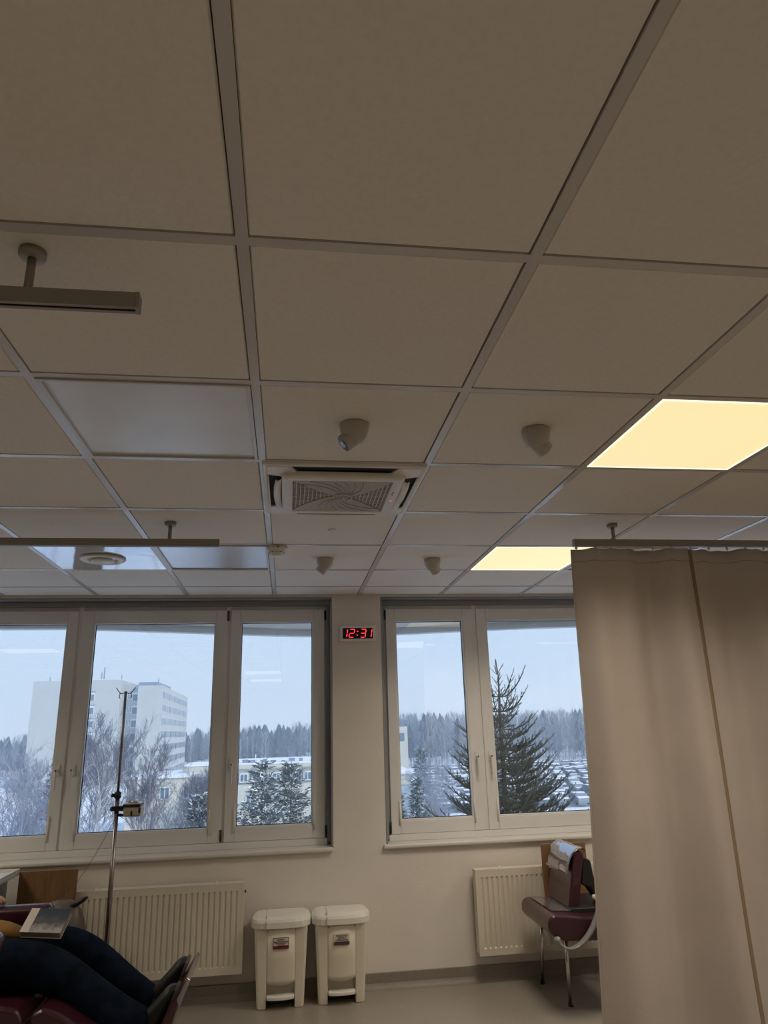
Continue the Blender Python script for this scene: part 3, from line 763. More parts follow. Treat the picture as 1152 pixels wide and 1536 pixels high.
# arm loop
b = MB(); pts = [(1.862, .575), (1.858, .54), (1.838, .49), (1.80, .43), (1.752, .38), (1.70, .350), (1.655, .345), (1.615, .36), (1.59, .385), (1.60, .41)]
vs = []; fs = []
for x_, z_ in pts:
    for dy, dn in ((-.025, -.018), (.025, -.018), (.025, .018), (-.025, .018)):
        vs.append((x_-1.85+dn, -.735+.42+dy, z_))
for i in range(len(pts)-1):
    for j in range(4): k_ = (j+1) % 4; fs.append((i*4+j, i*4+k_, (i+1)*4+k_, (i+1)*4+j))
fs += [(0, 1, 2, 3), tuple((len(pts)-1)*4+j for j in range(4))]
b.add(vs, fs, M['armgrey'], True); b.build('armrest', r, sub=2)
rbox('arm_cap', r, (.07, .07, .025), M['armwhite'], L(1.865, -.735, .588), bev=.01)
b = MB(); b.prism([(1.62-1.85, .40), (2.14-1.85, .37), (2.14-1.85, .345), (1.66-1.85, .365)], -.67+.42, -.23+.42, 'y', M['black']); b.build('under_frame', r, bevel=.005)
for (x0_, y0_), (x1_, y1_) in (((1.70, -.17), (1.684, -.135)), ((1.72, -.52), (1.715, -.517)), ((2.08, -.20), (2.12, -.17)), ((2.08, -.60), (2.12, -.64))):
    b = MB(); b.tube([L(x0_, y0_, .39), L(x1_, y1_, .012)], .011, M['chrome'], n=12); b.tube([L(x1_, y1_, 0), L(x1_, y1_, .014)], .014, M['black'], n=12); b.build('leg', r)

# ================================================================== RECLINER (left), PERSON, BOOK
r = empty('recliner', (-1.3, -1.0, 0), label='maroon vinyl reclining chair at bottom left, in use', cat='recliner')
L = lambda x, y, z: (x+1.3, y+1.0, z)
b = MB(); b.prism([(-1.62+1.3, .30), (-1.04+1.3, .32), (-1.00+1.3, .37), (-1.03+1.3, .43), (-1.10+1.3, .445), (-1.55+1.3, .42), (-1.64+1.3, .40)], -.33, .33, 'y', M['maroon']); b.build('seat', r, bevel=.02, seg=4)
b = MB(); b.prism([(-.98+1.3, .40), (-.93+1.3, .425), (-.86+1.3, .40), (-.50+1.3, .16), (-.52+1.3, .10), (-.60+1.3, .08), (-.97+1.3, .31)], -.32, .32, 'y', M['maroon']); b.build('leg_rest', r, bevel=.02, seg=4)
b = MB(); b.prism([(-.53+1.3, .10), (-.47+1.3, .07), (-.375+1.3, .36), (-.335+1.3, .455), (-.35+1.3, .46), (-.43+1.3, .33)], -.20, .20, 'y', M['maroon']); b.build('foot_plate', r, bevel=.012, seg=3)
b = MB(); b.prism([(-.385+1.3, .385), (-.372+1.3, .35), (-.326+1.3, .458), (-.342+1.3, .470)], -.205, .205, 'y', M['clear']); o = b.build('foot_plate_cover', r, bevel=.003); o['label'] = 'shiny clear plastic sleeve on the foot plate'
b = MB(); b.prism([(-1.60+1.3, .38), (-1.66+1.3, .30), (-1.80+1.3, .36), (-2.22+1.3, .98), (-2.17+1.3, 1.04), (-2.06+1.3, 1.0)], -.32, .32, 'y', M['maroon']); b.build('backrest', r, bevel=.03, seg=4)
for s_, lab in ((1, None), (-1, None)):
    yc = .385*s_
    b = MB(); b.box((-1.80+1.3, yc-.045, .655), (-1.10+1.3, yc+.045, .745), M['maroon'])
    if s_ > 0: b = MB(); b.box((-1.80+1.3, yc-.045, .60), (-1.115+1.3, yc+.045, .700), M['maroon'])
    o = b.build('armrest', r, bevel=.035, seg=5)
    b = MB(); b.box((-1.62+1.3, yc-.02, .28), (-1.28+1.3, yc+.02, .66 if s_ < 0 else .61), M['maroonside']); b.build('arm_panel', r, bevel=.01)
b = MB(); b.box((-1.70+1.3, -.26, .06), (-1.05+1.3, .26, .12), M['black']); b.box((-1.5+1.3, -.08, .12), (-1.3+1.3, .08, .31), M['black']); b.build('base', r, bevel=.01)
b = MB()
for s_ in (-1, 1): b.tube([L(-1.10, -1.0+s_*.27, .31), L(-.98, -1.0+s_*.27, .28), L(-.70, -1.0+s_*.27, .13)], .012, M['chrome'], n=8)
b.build('leg_rest_link', r)
for dx in (-1.68, -1.07):
    for dy in (-.24, .24):
        b = MB(); b.tube([(dx+1.3, dy-.012, .030), (dx+1.3, dy+.012, .030)], .030, M['black'], n=16); b.tube([(dx+1.3, dy, .03), (dx+1.3, dy, .062)], .008, M['chrome'], n=8); b.build('caster', r)

# person: one continuous skinned body, clothing as child surfaces from the same skeleton
def skin_mesh(name, verts, edges, radii, root, mt, sub=2, parent=None):
    me = bpy.data.meshes.new(name); me.from_pydata(verts, edges, []); me.update()
    o = bpy.data.objects.new(name, me); COL.objects.link(o)
    sk_ = o.modifiers.new('skin', 'SKIN'); sk_.use_smooth_shade = True
    if not me.skin_vertices:
        me.attributes
    bpy.context.view_layer.objects.active = o
    if not me.skin_vertices:
        bpy.ops.mesh.customdata_skin_add()
    lay = me.skin_vertices[0].data
    for i, rr in enumerate(radii):
        lay[i].radius = rr if isinstance(rr, tuple) else (rr, rr); lay[i].use_root = (i == root)
    sb = o.modifiers.new('sub', 'SUBSURF'); sb.levels = sub; sb.render_levels = sub
    me.materials.append(mt)
    if parent: o.parent = parent
    return o
P_ = empty('person', (-1.45, -1.0, .45), label='person in dark jeans, mustard jumper and black shoes lying in the recliner', cat='person')
o0 = Vector((-1.45, -1.0, .45))
def rel(l): return [tuple(Vector(p)-o0) for p in l]
# body (skin) : pelvis, spine, neck, head ; arms ; legs
vb = [(-1.42, -1.0, .53),            # 0 pelvis
      (-1.55, -1.0, .63), (-1.72, -1.0, .80), (-1.90, -1.0, .98), (-1.97, -1.0, 1.05), (-2.02, -1.0, 1.11),   # 1-5 spine, chest, neck
      (-1.86, -1.19, .96), (-1.62, -1.33, .80), (-1.40, -1.365, .735), (-1.32, -1.37, .725),            # 6-9 near arm
      (-1.86, -.81, .96), (-1.64, -.68, .80), (-1.54, -.63, .755), (-1.50, -.62, .745),                 # 10-13 far arm
      (-1.36, -1.10, .53), (-.96, -1.11, .525), (-.58, -1.11, .275), (-.53, -1.11, .235),               # near leg
      (-1.36, -.90, .53), (-.92, -.84, .545), (-.60, -.82, .335), (-.545, -.82, .27)]                     # far leg
eb = [(0,1),(1,2),(2,3),(3,4),(4,5),(3,6),(6,7),(7,8),(8,9),(3,10),(10,11),(11,12),(12,13),(0,14),(14,15),(15,16),(16,17),(0,18),(18,19),(19,20),(20,21)]
rb = [.12,.115,.12,.10,.055,.05, .05,.042,.030,.026, .05,.042,.030,.026, .085,.058,.040,.038, .085,.058,.040,.038]
skin_mesh('body', rel(vb), eb, rb, 0, M['skin'], parent=P_)
# jeans
vj = [(-1.40, -1.0, .545), (-1.50, -1.0, .60),
      (-1.32, -1.10, .545), (-1.12, -1.11, .553), (-.965, -1.11, .520), (-.80, -1.11, .405), (-.68, -1.11, .325), (-.575, -1.11, .268), (-.53, -1.11, .245),
      (-1.32, -.90, .545), (-1.10, -.86, .560), (-.925, -.84, .545), (-.80, -.83, .455), (-.69, -.825, .365), (-.585, -.82, .290), (-.545, -.82, .262)]
ej = [(0,1),(0,2),(2,3),(3,4),(4,5),(5,6),(6,7),(7,8),(0,9),(9,10),(10,11),(11,12),(12,13),(13,14),(14,15)]
rj = [.135,.13,.115,.112,.100,.094,.088,.086,.084,.105,.105,.092,.084,.076,.074,.072]
skin_mesh('jeans', rel(vj), ej, rj, 0, M['denim'], parent=P_)
# jumper
vt = [(-1.44, -1.0, .595), (-1.56, -1.0, .65), (-1.72, -1.0, .81), (-1.89, -1.0, .985), (-1.95, -1.0, 1.04),
      (-1.85, -1.19, .96), (-1.62, -1.33, .80), (-1.42, -1.363, .742), (-1.85, -.81, .96), (-1.64, -.68, .80), (-1.55, -.635, .762)]
et = [(0,1),(1,2),(2,3),(3,4),(3,5),(5,6),(6,7),(3,8),(8,9),(9,10)]
skin_mesh('jumper', rel(vt), et, [.140,.140,.140,.115,.065,.068,.056,.042,.068,.056,.042], 0, M['knit'], parent=P_)
# loose jumper hem lying on the lap
vh = [(-1.50, -.98, .66), (-1.36, -.96, .665), (-1.24, -.95, .66), (-1.14, -.94, .625)]
skin_mesh('jumper_hem', rel(vh), [(0,1),(1,2),(2,3)], [(.10,.06),(.10,.05),(.085,.038),(.05,.02)], 0, M['knit'], parent=P_)
# head
def head():
    b = MB(); n, m_ = 24, 18; vs = []; fs = []
    for i in range(m_+1):
        ph = PI*i/m_
        for j in range(n):
            th = 2*PI*j/n; x_, y_, z_ = math.sin(ph)*math.cos(th), math.sin(ph)*math.sin(th), math.cos(ph)
            fx = x_*.095*(1-.06*max(0, -z_)); fy = y_*.075*(1-.25*max(0, -z_)); fz = z_*.115
            if x_ > .8: 
                fx += .020*math.exp(-((z_+.08)/.16)**2-(y_/.16)**2)          # nose
                fx -= .008*math.exp(-((z_-.08)/.10)**2-((abs(y_)-.33)/.14)**2)   # eye sockets
                fx += .006*math.exp(-((z_+.42)/.08)**2-(y_/.25)**2)          # lips
            if z_ < -.6 and x_ > 0: fx += .012
            vs.append((fx, fy, fz))
    for i in range(m_):
        for j in range(n): k_ = (j+1) % n; fs.append((i*n+j, i*n+k_, (i+1)*n+k_, (i+1)*n+j))
    b.add(vs, fs, M['skin'], True)
    for s_ in (-1, 1):
        b.lathe([(.0001, .009), (.006, .008), (.009, 0)], M['white'], c=(.084, s_*.028, .010), n=12, M4=Matrix.Rotation(PI/2, 4, 'Y'))
        b.lathe([(.0001, .0102), (.004, .0095)], M['black'], c=(.0845, s_*.028, .010), n=12, M4=Matrix.Rotation(PI/2, 4, 'Y'))
        b.tube([(.0, s_*.075, .025), (-.012, s_*.086, .02), (-.008, s_*.083, -.015), (.004, s_*.075, -.025)], [.006, .008, .007, .005], M['skin'], n=8)
    return b
hd = head().build('head', P_, fix=True); hd.location = Vector((-2.06, -1.0, 1.19))-o0; hd.rotation_euler = (0, .1-.35, 0)
hb_ = MB(); hb_.lathe([(.0001, .118), (.045, .108), (.078, .078), (.092, .03), (.090, -.03), (.075, -.07), (.06, -.085)], M['hair'], n=24, c=(-.018, 0, .012)); h_ = hb_.build('hair', P_)
h_.location = Vector((-2.06, -1.0, 1.19))-o0; h_.rotation_euler = (0, -.60, 0); h_.scale = (1.0, .92, 1.02)
# hands with five fingers resting on the armrests
def hand(wrist, s_):
    w_ = Vector(wrist); vs = [w_, w_+Vector((.045, 0, -.003)), w_+Vector((.085, 0, -.006))]; es = [(0,1),(1,2)]; rs = [(.024,.017), (.036,.013), (.036,.011)]
    for q, (dy, ln) in enumerate(((-.027, .060), (-.009, .070), (.009, .066), (.027, .052))):
        b0 = w_+Vector((.085, dy, -.006)); i0 = len(vs)
        vs += [b0, b0+Vector((ln*.5, dy*.15, .000)), b0+Vector((ln*.85, dy*.2, -.012)), b0+Vector((ln, dy*.2, -.022))]
        rs += [.0088, .0084, .0075, .0065]; es += [(2, i0), (i0, i0+1), (i0+1, i0+2), (i0+2, i0+3)]
    i0 = len(vs); vs += [w_+Vector((.035, s_*.030, -.004)), w_+Vector((.065, s_*.052, -.008)), w_+Vector((.088, s_*.058, -.014))]; rs += [.011, .0095, .008]; es += [(1, i0), (i0, i0+1), (i0+1, i0+2)]
    return skin_mesh('hand', rel(vs), es, rs, 0, M['skin'], sub=1, parent=P_)
hand((-1.33, -1.37, .722), 1); hand((-1.51, -.622, .742), -1)
skin_mesh('sock', rel([(-.60, -1.11, .285), (-.53, -1.105, .24), (-.50, -1.10, .20)]), [(0,1),(1,2)], [.046,.046,.04], 0, M['shoe'], parent=P_)
skin_mesh('sock', rel([(-.61, -.825, .33), (-.54, -.83, .27), (-.50, -.83, .225)]), [(0,1),(1,2)], [.046,.046,.04], 0, M['shoe'], parent=P_)
# shoes : sole against the foot plate, toes up
def shoe(ax, ay, az, tx, tz, sc=1.0):
    heel = Vector((ax, ay, az)); toe = Vector((tx, ay, tz)); d = toe-heel; Ls = d.length; d.normalize(); nrm = Vector((-d.z, 0, d.x))   # toward the shin
    b = MB(); n = 14; secs = [(-.03, .022, .05), (.02, .034, .10), (.16, .038, .135), (.36, .041, .130), (.56, .045, .095), (.76, .049, .070), (.92, .044, .054), (1, .020, .028)]
    vs = []; fs = []
    for t, wd, hh_ in secs:
        for j in range(n):
            a = 2*PI*j/n; u = math.cos(a)*wd; v = math.sin(a); v = (v*.5+.5)*hh_
            p = heel+d*(Ls*t)+Vector((0, u, 0))+nrm*v; vs.append(p-o0)
    for i in range(len(secs)-1):
        for j in range(n): k_ = (j+1) % n; fs.append((i*n+j, i*n+k_, (i+1)*n+k_, (i+1)*n+j))
    fs += [tuple(range(n)), tuple((len(secs)-1)*n+j for j in range(n))]
    b.add(vs, fs, M['shoe'], True); o = b.build('shoe', P_, sub=1)
    s2 = MB(); vs = []; fs = []
    for t, wd, _ in secs:
        for sgn, th_ in ((-1, -.004), (1, -.004), (1, .012), (-1, .012)): vs.append(heel+d*(Ls*(t*1.03-.01))+Vector((0, sgn*wd*1.06, 0))+nrm*th_-o0)
    for i in range(len(secs)-1):
        for j in range(4): k_ = (j+1) % 4; fs.append((i*4+j, i*4+k_, (i+1)*4+k_, (i+1)*4+j))
    fs += [(0,1,2,3), tuple((len(secs)-1)*4+j for j in range(4))]
    s2.add(vs, fs, M['sole']); s2.build('shoe_sole', o)
shoe(-.478, -1.10, .165, -.385, .415); shoe(-.475, -.83, .19, -.375, .455)
# book
bk = empty('book', (-1.035, -1.01, .672), label='paperback with blue-grey winter cover, lying on the lap', cat='book')
bk.rotation_euler = (math.radians(34), math.radians(4), math.radians(-4))
b = MB(); b.box((-.092, -.060, 0), (.092, .072, .030), M['pages']); b.build('pages', bk)
b = MB(); b.box((-.055, -.062, .030), (.094, .074, .0325), M['cover']); b.build('cover', bk)
b = MB(); b.box((-.094, -.062, .030), (-.055, .074, .0325), M['paper']); b.box((-.094, -.062, -.002), (.094, .074, 0), M['paper']); b.box((-.094, -.062, 0), (-.092, .074, .030), M['paper']); b.build('spine_strip', bk)

# bag
r = empty('bag', (-1.16, -.30, 0), label='taupe plastic bag standing by the plywood board, left radiator', cat='bag')
b = MB(); n = 20; vs = []; fs = []
secs = [(0, .13, .09), (.03, .15, .105), (.25, .16, .11), (.45, .155, .10), (.56, .13, .075), (.63, .09, .04), (.655, .05, .02)]
for k_, (z_, a_, c_) in enumerate(secs):
    for j in range(n):
        t = 2*PI*j/n; w2 = 1+.10*noise.noise(Vector((math.cos(t)*1.6, math.sin(t)*1.6, z_*6)))
        vs.append((a_*math.cos(t)*w2, c_*math.sin(t)*w2, z_))
for i in range(len(secs)-1):
    for j in range(n): k_ = (j+1) % n; fs.append((i*n+j, i*n+k_, (i+1)*n+k_, (i+1)*n+j))
fs += [tuple(range(n)), tuple((len(secs)-1)*n+j for j in range(n))]
b.add(vs, fs, M['bag'], True); b.build('sack', r, sub=1)
b = MB(); b.tube([(.05, -.02, .62), (.09, -.03, .635), (.125, -.03, .655), (.145, -.03, .665)], [.012, .014, .013, .006], M['black'], n=8); b.build('handle', r)

# bedside cabinet at the left edge
r = empty('bedside_cabinet', (-1.62, -.42, 0), label='white-rimmed tray cabinet with maroon front at the left edge', cat='cabinet')
b = MB(); b.box((-.16, -.10, .765), (.155, .30, .785), M['white']); frame_rect(b, -.16, .155, 0, .0001, 0, 0, 0, M['white']) if False else None
b.build('tray', r, bevel=.004)
b = MB()
for q in (((-.16, -.10, .785), (.155, -.088, .80)), ((-.16, .288, .785), (.155, .30, .80)), ((-.16, -.088, .785), (-.148, .288, .80)), ((.143, -.088, .785), (.155, .288, .80))): b.box(*q, M['white'])
b.build('tray_rim', r, bevel=.002)
b = MB(); b.box((-.14, -.08, .05), (.10, .28, .765), M['armgrey']); b.build('body', r, bevel=.004)
b = MB(); b.box((-.13, -.095, .45), (.095, -.08, .755), M['maroon']); b.box((-.13, -.095, .10), (.095, -.08, .43), M['maroon']); b.build('door', r, bevel=.006)
b = MB(); b.tube([(.04, -.10, .60), (.04, -.125, .60), (.085, -.125, .62), (.085, -.10, .62)], .008, M['white'], n=8); b.build('handle', r)
b = MB()
for dx in (-.11, .07):
    for dy in (-.05, .25): b.tube([(dx, dy, 0), (dx, dy, .052)], .018, M['black'], n=12)
b.build('feet', r)

# IV stand
IVX, IVY = -.858, -.50
r = empty('infusion_stand', (IVX, IVY, 0), label='steel infusion stand with double hook before the left window', cat='infusion stand')
b = MB(); b.tube([(0, 0, .07), (0, 0, 1.215)], .0125, M['polemetal'], n=14); b.build('lower_pole', r)
b = MB(); b.tube([(0, 0, 1.19), (0, 0, 1.79)], .0075, M['polemetal'], n=12); b.build('upper_pole', r)
b = MB(); b.lathe([(.0125, 0), (.019, .003), (.019, .032), (.010, .038)], M['black'], c=(0, 0, 1.195), n=16); b.tube([(-.018, 0, 1.213), (-.034, 0, 1.213)], .010, M['black'], n=10); b.build('clamp_collar', r)
b = MB()
for s_ in (-1, 1):
    b.tube([(0, 0, 1.785), (s_*.018, 0, 1.778), (s_*.032, 0, 1.778), (s_*.036, 0, 1.760), (s_*.030, 0, 1.750)], .0028, M['polemetal'], n=6)
    b.tube([(s_*.028, 0, 1.779), (s_*.040, 0, 1.790), (s_*.055, 0, 1.812)], .0028, M['polemetal'], n=6)
b.build('hook', r)
for i in range(5):
    t = 2*PI*i/5+.3; c_, s_ = math.cos(t), math.sin(t)
    b = MB(); b.tube([(0, 0, .085), (.12*c_, .12*s_, .075), (.26*c_, .26*s_, .058)], [.014, .012, .010], M['polemetal'], n=8); lg = b.build('leg', r)
    b = MB(); b.tube([(.26*c_-.010*s_, .26*s_+.010*c_, .024), (.26*c_+.010*s_, .26*s_-.010*c_, .024)], .024, M['black'], n=14); b.tube([(.26*c_, .26*s_, .03), (.26*c_, .26*s_, .06)], .006, M['chrome'], n=8); b.build('caster', lg)
# pump
r = empty('infusion_pump', (IVX, IVY, 1.135), label='beige infusion pump clamped to the steel infusion stand', cat='infusion pump')
b = MB(); b.box((.045, -.055, -.035), (.145, .045, .018), M['pump']); b.build('body', r, bevel=.012, seg=3)
b = MB(); b.box((.040, -.058, .016), (.140, .048, .030), M['black']); b.build('top_band', r, bevel=.004)
b = MB(); b.box((.045, -.05, .030), (.135, .04, .036), M['white']); b.tube([(.07, -.01, .036), (.062, -.01, .052)], .006, M['white'], n=8); b.tube([(.075, -.02, .04), (.12, -.02, .042)], .006, M['chrome'], n=8); b.build('top_lever', r)
b = MB(); b.box((-.022, -.018, -.006), (.046, .018, .020), M['black']); b.tube([(.01, 0, -.028), (.048, 0, -.030)], .008, M['black'], n=8); b.tube([(-.02, 0, .006), (-.034, 0, .006)], .012, M['black'], n=10); b.build('clamp', r)
b = MB(); b.box((.088, -.0565, -.030), (.098, -.0545, -.004), M['black']); b.box((.130, -.0565, -.018), (.141, -.0545, .010), M['black']); b.build('display_slot', r)
# tube
b = MB(); pts = []
A_, B_ = Vector((IVX+.01, IVY-.03, 1.11)), Vector((-1.07, -.92, .70))
for i in range(17):
    t = i/16; p = A_.lerp(B_, t); p.z -= .06*math.sin(t*PI); pts.append(p)
b.tube(pts, .0016, M['tube'], n=6); tag(b.build('infusion_tube'), 'thin infusion tube hanging from the pump down to the book', 'tube')

# ================================================================== OUTSIDE
GZ = -9.0
# curved balcony slab above the windows
b = MB(); ctl = [(-4.5, .95), (-2.1, .95), (-1.44, 1.04), (-.3, 1.43), (.32, 1.60), (.9, 1.58), (1.85, 1.30), (2.7, 1.13), (4.8, .9)]
edge = []
for i in range(len(ctl)-1):
    p0, p1, p2, p3 = ctl[max(i-1, 0)], ctl[i], ctl[i+1], ctl[min(i+2, len(ctl)-1)]
    for q in range(6):
        t = q/6
        edge.append(tuple(.5*((2*p1[k])+(-p0[k]+p2[k])*t+(2*p0[k]-5*p1[k]+4*p2[k]-p3[k])*t*t+(-p0[k]+3*p1[k]-3*p2[k]+p3[k])*t**3) for k in (0, 1)))
edge.append(ctl[-1])
b.prism([(-4.5, .34)]+edge+[(4.8, .34)], 2.42, 2.66, 'z', M['concrete'])
sl_ = struct(b.build('balcony_slab'), 'curved concrete balcony slab above the windows'); tag(sl_, cat='balcony')
b = MB(); n = len(edge); vs = []; fs = []
for (x, y) in edge: vs += [(x, y-.10, 2.42), (x, y-.10, 2.365), (x, y+.02, 2.365), (x, y+.02, 2.68)]
for i in range(n-1):
    for j in range(3): fs.append((i*4+j, i*4+j+1, (i+1)*4+j+1, (i+1)*4+j))
b.add(vs, fs, M['concretelip'], True); b.build('drip_edge', sl_)
# snowy ground, car park asphalt
b = MB(); nx, ny = 60, 60; vs = []; fs = []
for i in range(nx+1):
    for j in range(ny+1):
        x = -260+620*i/nx; y = .5+520*(j/ny)**1.6
        rise = 0 if y < 170 else (y-170)*.03
        z = GZ+.25*noise.noise(Vector((x*.06, y*.06, 0)))+rise*(.5+.5*math.tanh((x-10)/40))
        vs.append((x, y, z))
for i in range(nx):
    for j in range(ny): fs.append((i*(ny+1)+j, (i+1)*(ny+1)+j, (i+1)*(ny+1)+j+1, i*(ny+1)+j+1))
b.add(vs, fs, M['snow'], True); g = struct(b.build('ground', fix=True), 'snow-covered ground outside'); tag(g, cat='ground')
for k_ in range(6):
    y = 96+k_*15; b = MB(); b.box((18+k_*3, y, GZ+.22), (95+k_*9, y+6.2, GZ+.34), M['asphalt'])
    o = b.build('car_park_lane'); tag(struct(o, 'grey cleared driving lane between rows of parked cars'), cat='road')

# tall pale building
tb = empty('tower_block', (-30, 178, GZ), label='tall pale hospital tower block with flat roof beyond left window', cat='building')
q = lambda x, y, z: (x+30, y-178, z-GZ)
b = MB(); b.box(q(-60, 178, GZ-1), q(-39.9, 205, 14.9), M['bldg']); b.build('left_wing', tb)
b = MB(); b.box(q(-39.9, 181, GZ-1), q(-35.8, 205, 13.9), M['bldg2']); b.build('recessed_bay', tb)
b = MB(); b.prism([(x+30, y-178) for x, y in ((-35.8, 178), (-29.95, 178), (-32.4, 242), (-39, 242))], 0-1, 13.4-GZ, 'z', M['bldg']); b.build('right_wing', tb)
b = MB(); b.box(q(-35.9, 179, 13.4), q(-31.5, 200, 14.3), M['roofgear']); b.build('roof_plant', tb)
b = MB(); b.box(q(-47.5, 180, 14.9), q(-40.4, 190, 15.25), M['bframe']); b.build('roof_parapet', tb)
for x, h_, r_ in ((-44.9, 3.4, .16), (-45.5, 2.2, .14), (-40.7, 1.5, .12), (-31.8, 1.5, .1), (-57.6, 1.3, .12)):
    b = MB(); z0 = 14.9 if x < -36 else 14.0; b.tube([q(x, 182, z0), q(x, 182, z0+h_)], r_, M['roofgear'], n=5); b.build('aerial', tb)
def far_window(x, y, z, w_, h_, pan=1, par=tb):
    b = MB(); b.box((x-w_/2, y-.12, z-h_/2), (x+w_/2, y+.02, z+h_/2), M['bframe']); f_ = b.build('window_frame', par)
    pw = (w_-.16)/pan
    for k in range(pan):
        x0_ = x-w_/2+.08+k*pw+.05
        b = MB(); b.box((x0_, y-.15, z-h_/2+.12), (x0_+pw-.1, y-.11, z+h_/2-.45 if h_ > 1.6 else z+h_/2-.12), M['bwin']); b.build('pane', f_)
    return f_
for k_ in range(6):
    z = 11.0-3.08*k_-GZ
    far_window(-46.6+30+.2*k_*.5, 0, z, 1.7, 2.0); far_window(-36.9+30, 3.0, z-.1, 1.4, 2.1)
    for dx in (-2.4, -1.5, -.8): far_window(-36.9+30+dx-.2, 3.0, z+.1, .42, 1.6)
    b = MB(); b.box((-16.6-1.0+.1*k_, -.2, z+1.0), (-16.6+1.0+.1*k_, 0, z+1.25), M['roofgear']); b.build('lintel', tb)
# right facade window bands (too small to single out)
b = MB(); d_ = Vector((-2.45, 64, 0)); nrm_ = Vector((64, 2.45, 0)).normalized()
for k_ in range(7):
    z = 11.2-3.08*k_-GZ
    for i in range(26):
        c_ = Vector((.05, 0, z))+d_*((i+.7)/27); e1 = d_.normalized()
        a0, a1 = c_-e1*.85+nrm_*.03, c_+e1*.85+nrm_*.03
        for (u, v, mm) in ((a0, a1, 'bframe'),):
            b.add([u+Vector((0, 0, -.95)), v+Vector((0, 0, -.95)), v+Vector((0, 0, .95)), u+Vector((0, 0, .95))], [(0, 1, 2, 3)], M['bframe'])
        a0, a1 = c_-e1*.72+nrm_*.08, c_+e1*.72+nrm_*.08
        b.add([a0+Vector((0, 0, -.8)), a1+Vector((0, 0, -.8)), a1+Vector((0, 0, .8)), a0+Vector((0, 0, .8))], [(0, 1, 2, 3)], M['bwin2'] if (i*7+k_*3) % 5 else M['bwin'])
tag(b.build('side_windows', tb, fix=False), kind='stuff')

# low building (centre + piece in right window) with snowy roof
lb_ = empty('low_building', (4, 75, GZ), label='long low cream building with snowy flat roof below the forest', cat='building')
q = lambda x, y, z: (x-4, y-75, z-GZ)
b = MB(); b.box(q(-7.1, 75, GZ-.5), q(6.5, 90, -1.95), M['cream']); b.build('main_wall', lb_)
b = MB(); b.box(q(-7.3, 74.7, -1.95), q(6.7, 90.2, -1.55), M['cream']); b.build('parapet', lb_)
b = MB(); b.box(q(-7.2, 74.8, -1.56), q(6.6, 90.1, -1.42), M['snow']); b.build('roof_snow', lb_)
b = MB(); b.box(q(-7.15, 74.9, -3.45), q(6.5, 75.0, -2.35), M['cream2']); b.build('window_band', lb_)
for i, x in enumerate((-5.6, -4.3, -3.05, -2.0, -.95, 1.2, 2.3, 4.4, 5.4)): far_window(x-4, -.12, -2.85-GZ, .92, .9, 2, lb_)
for i, x in enumerate((-5.4, -3.6, -2.0, 1.0, 4.0)): far_window(x-4, 0, -5.2-GZ, .95, 1.2, 2, lb_)
rng = random.Random(5)
for i in range(11):
    x = -5.4+i*1.02+rng.uniform(-.2, .2); hh_ = rng.uniform(.15, .38); wd = rng.uniform(.3, .8)
    b = MB(); b.box(q(x-wd/2, 76, -1.5), q(x+wd/2, 77, -1.42+hh_), M['roofgear']); b.box(q(x-wd/2-.04, 75.95, -1.42+hh_), q(x+wd/2+.04, 77.05, -1.36+hh_), M['snow']); b.build('roof_vent', lb_)
b = MB(); b.tube([q(-3.2, 76, -1.4), q(-3.2, 76, -.6)], .05, M['snow'], n=5); b.build('chimney_pipe', lb_)
lc = empty('corner_building', (12, 75, GZ), label='cream building corner with grey glazed front in right window', cat='building')
q = lambda x, y, z: (x-12, y-75, z-GZ)
b = MB(); b.box(q(7.0, 75, GZ-.5), q(14.15, 92, -3.05), M['cream']); b.build('wall', lc)
b = MB(); b.box(q(6.9, 74.8, -3.06), q(14.25, 92, -2.9), M['snow']); b.box(q(11.0, 76, -2.9), q(13.0, 80, -2.6), M['snow']); b.build('roof_snow', lc)
b = MB(); b.box(q(9.0, 74.9, GZ), q(13.7, 75.0, -4.1), M['cream2']); b.build('glazed_front', lc)
for k_ in range(3): 
    b = MB(); b.box(q(12.2, 74.82, -5.4-k_*1.4), q(13.5, 74.9, -4.25-k_*1.4), M['bwin2']); b.build('pane', lc)
l2 = empty('side_building', (-10, 80, GZ), label='low snowy-roofed cream building at the foot of the tower', cat='building')
q = lambda x, y, z: (x+10, y-80, z-GZ)
b = MB(); b.box(q(-17, 80, GZ-.5), q(-7.6, 92, -2.85), M['cream']); b.build('wall', l2)
b = MB(); b.box(q(-17.2, 79.8, -2.86), q(-7.4, 92, -2.6), M['snow']); b.box(q(-11.5, 84, -2.6), q(-7.3, 92, -1.9), M['cream']); b.box(q(-11.6, 83.9, -1.9), q(-7.2, 92, -1.7), M['snow']); b.build('roof', l2)
for x in (-15, -13, -10.5, -9): far_window(x+10, 0, -4.4-GZ, 1.1, 1.3, 2, l2)
# pale building sliver far in right window
sb_ = empty('far_block', (28, 150, GZ), label='far pale apartment block edge at left of the right window', cat='building')
b = MB(); b.box((-9, 0, 0), (-2.7, 10, 11.1), M['cream']); b.build('wall', sb_)
b = MB(); b.box((-4.6, -.1, 8.2), (-3.4, 0, 9.8), M['bwin']); b.build('window', sb_)

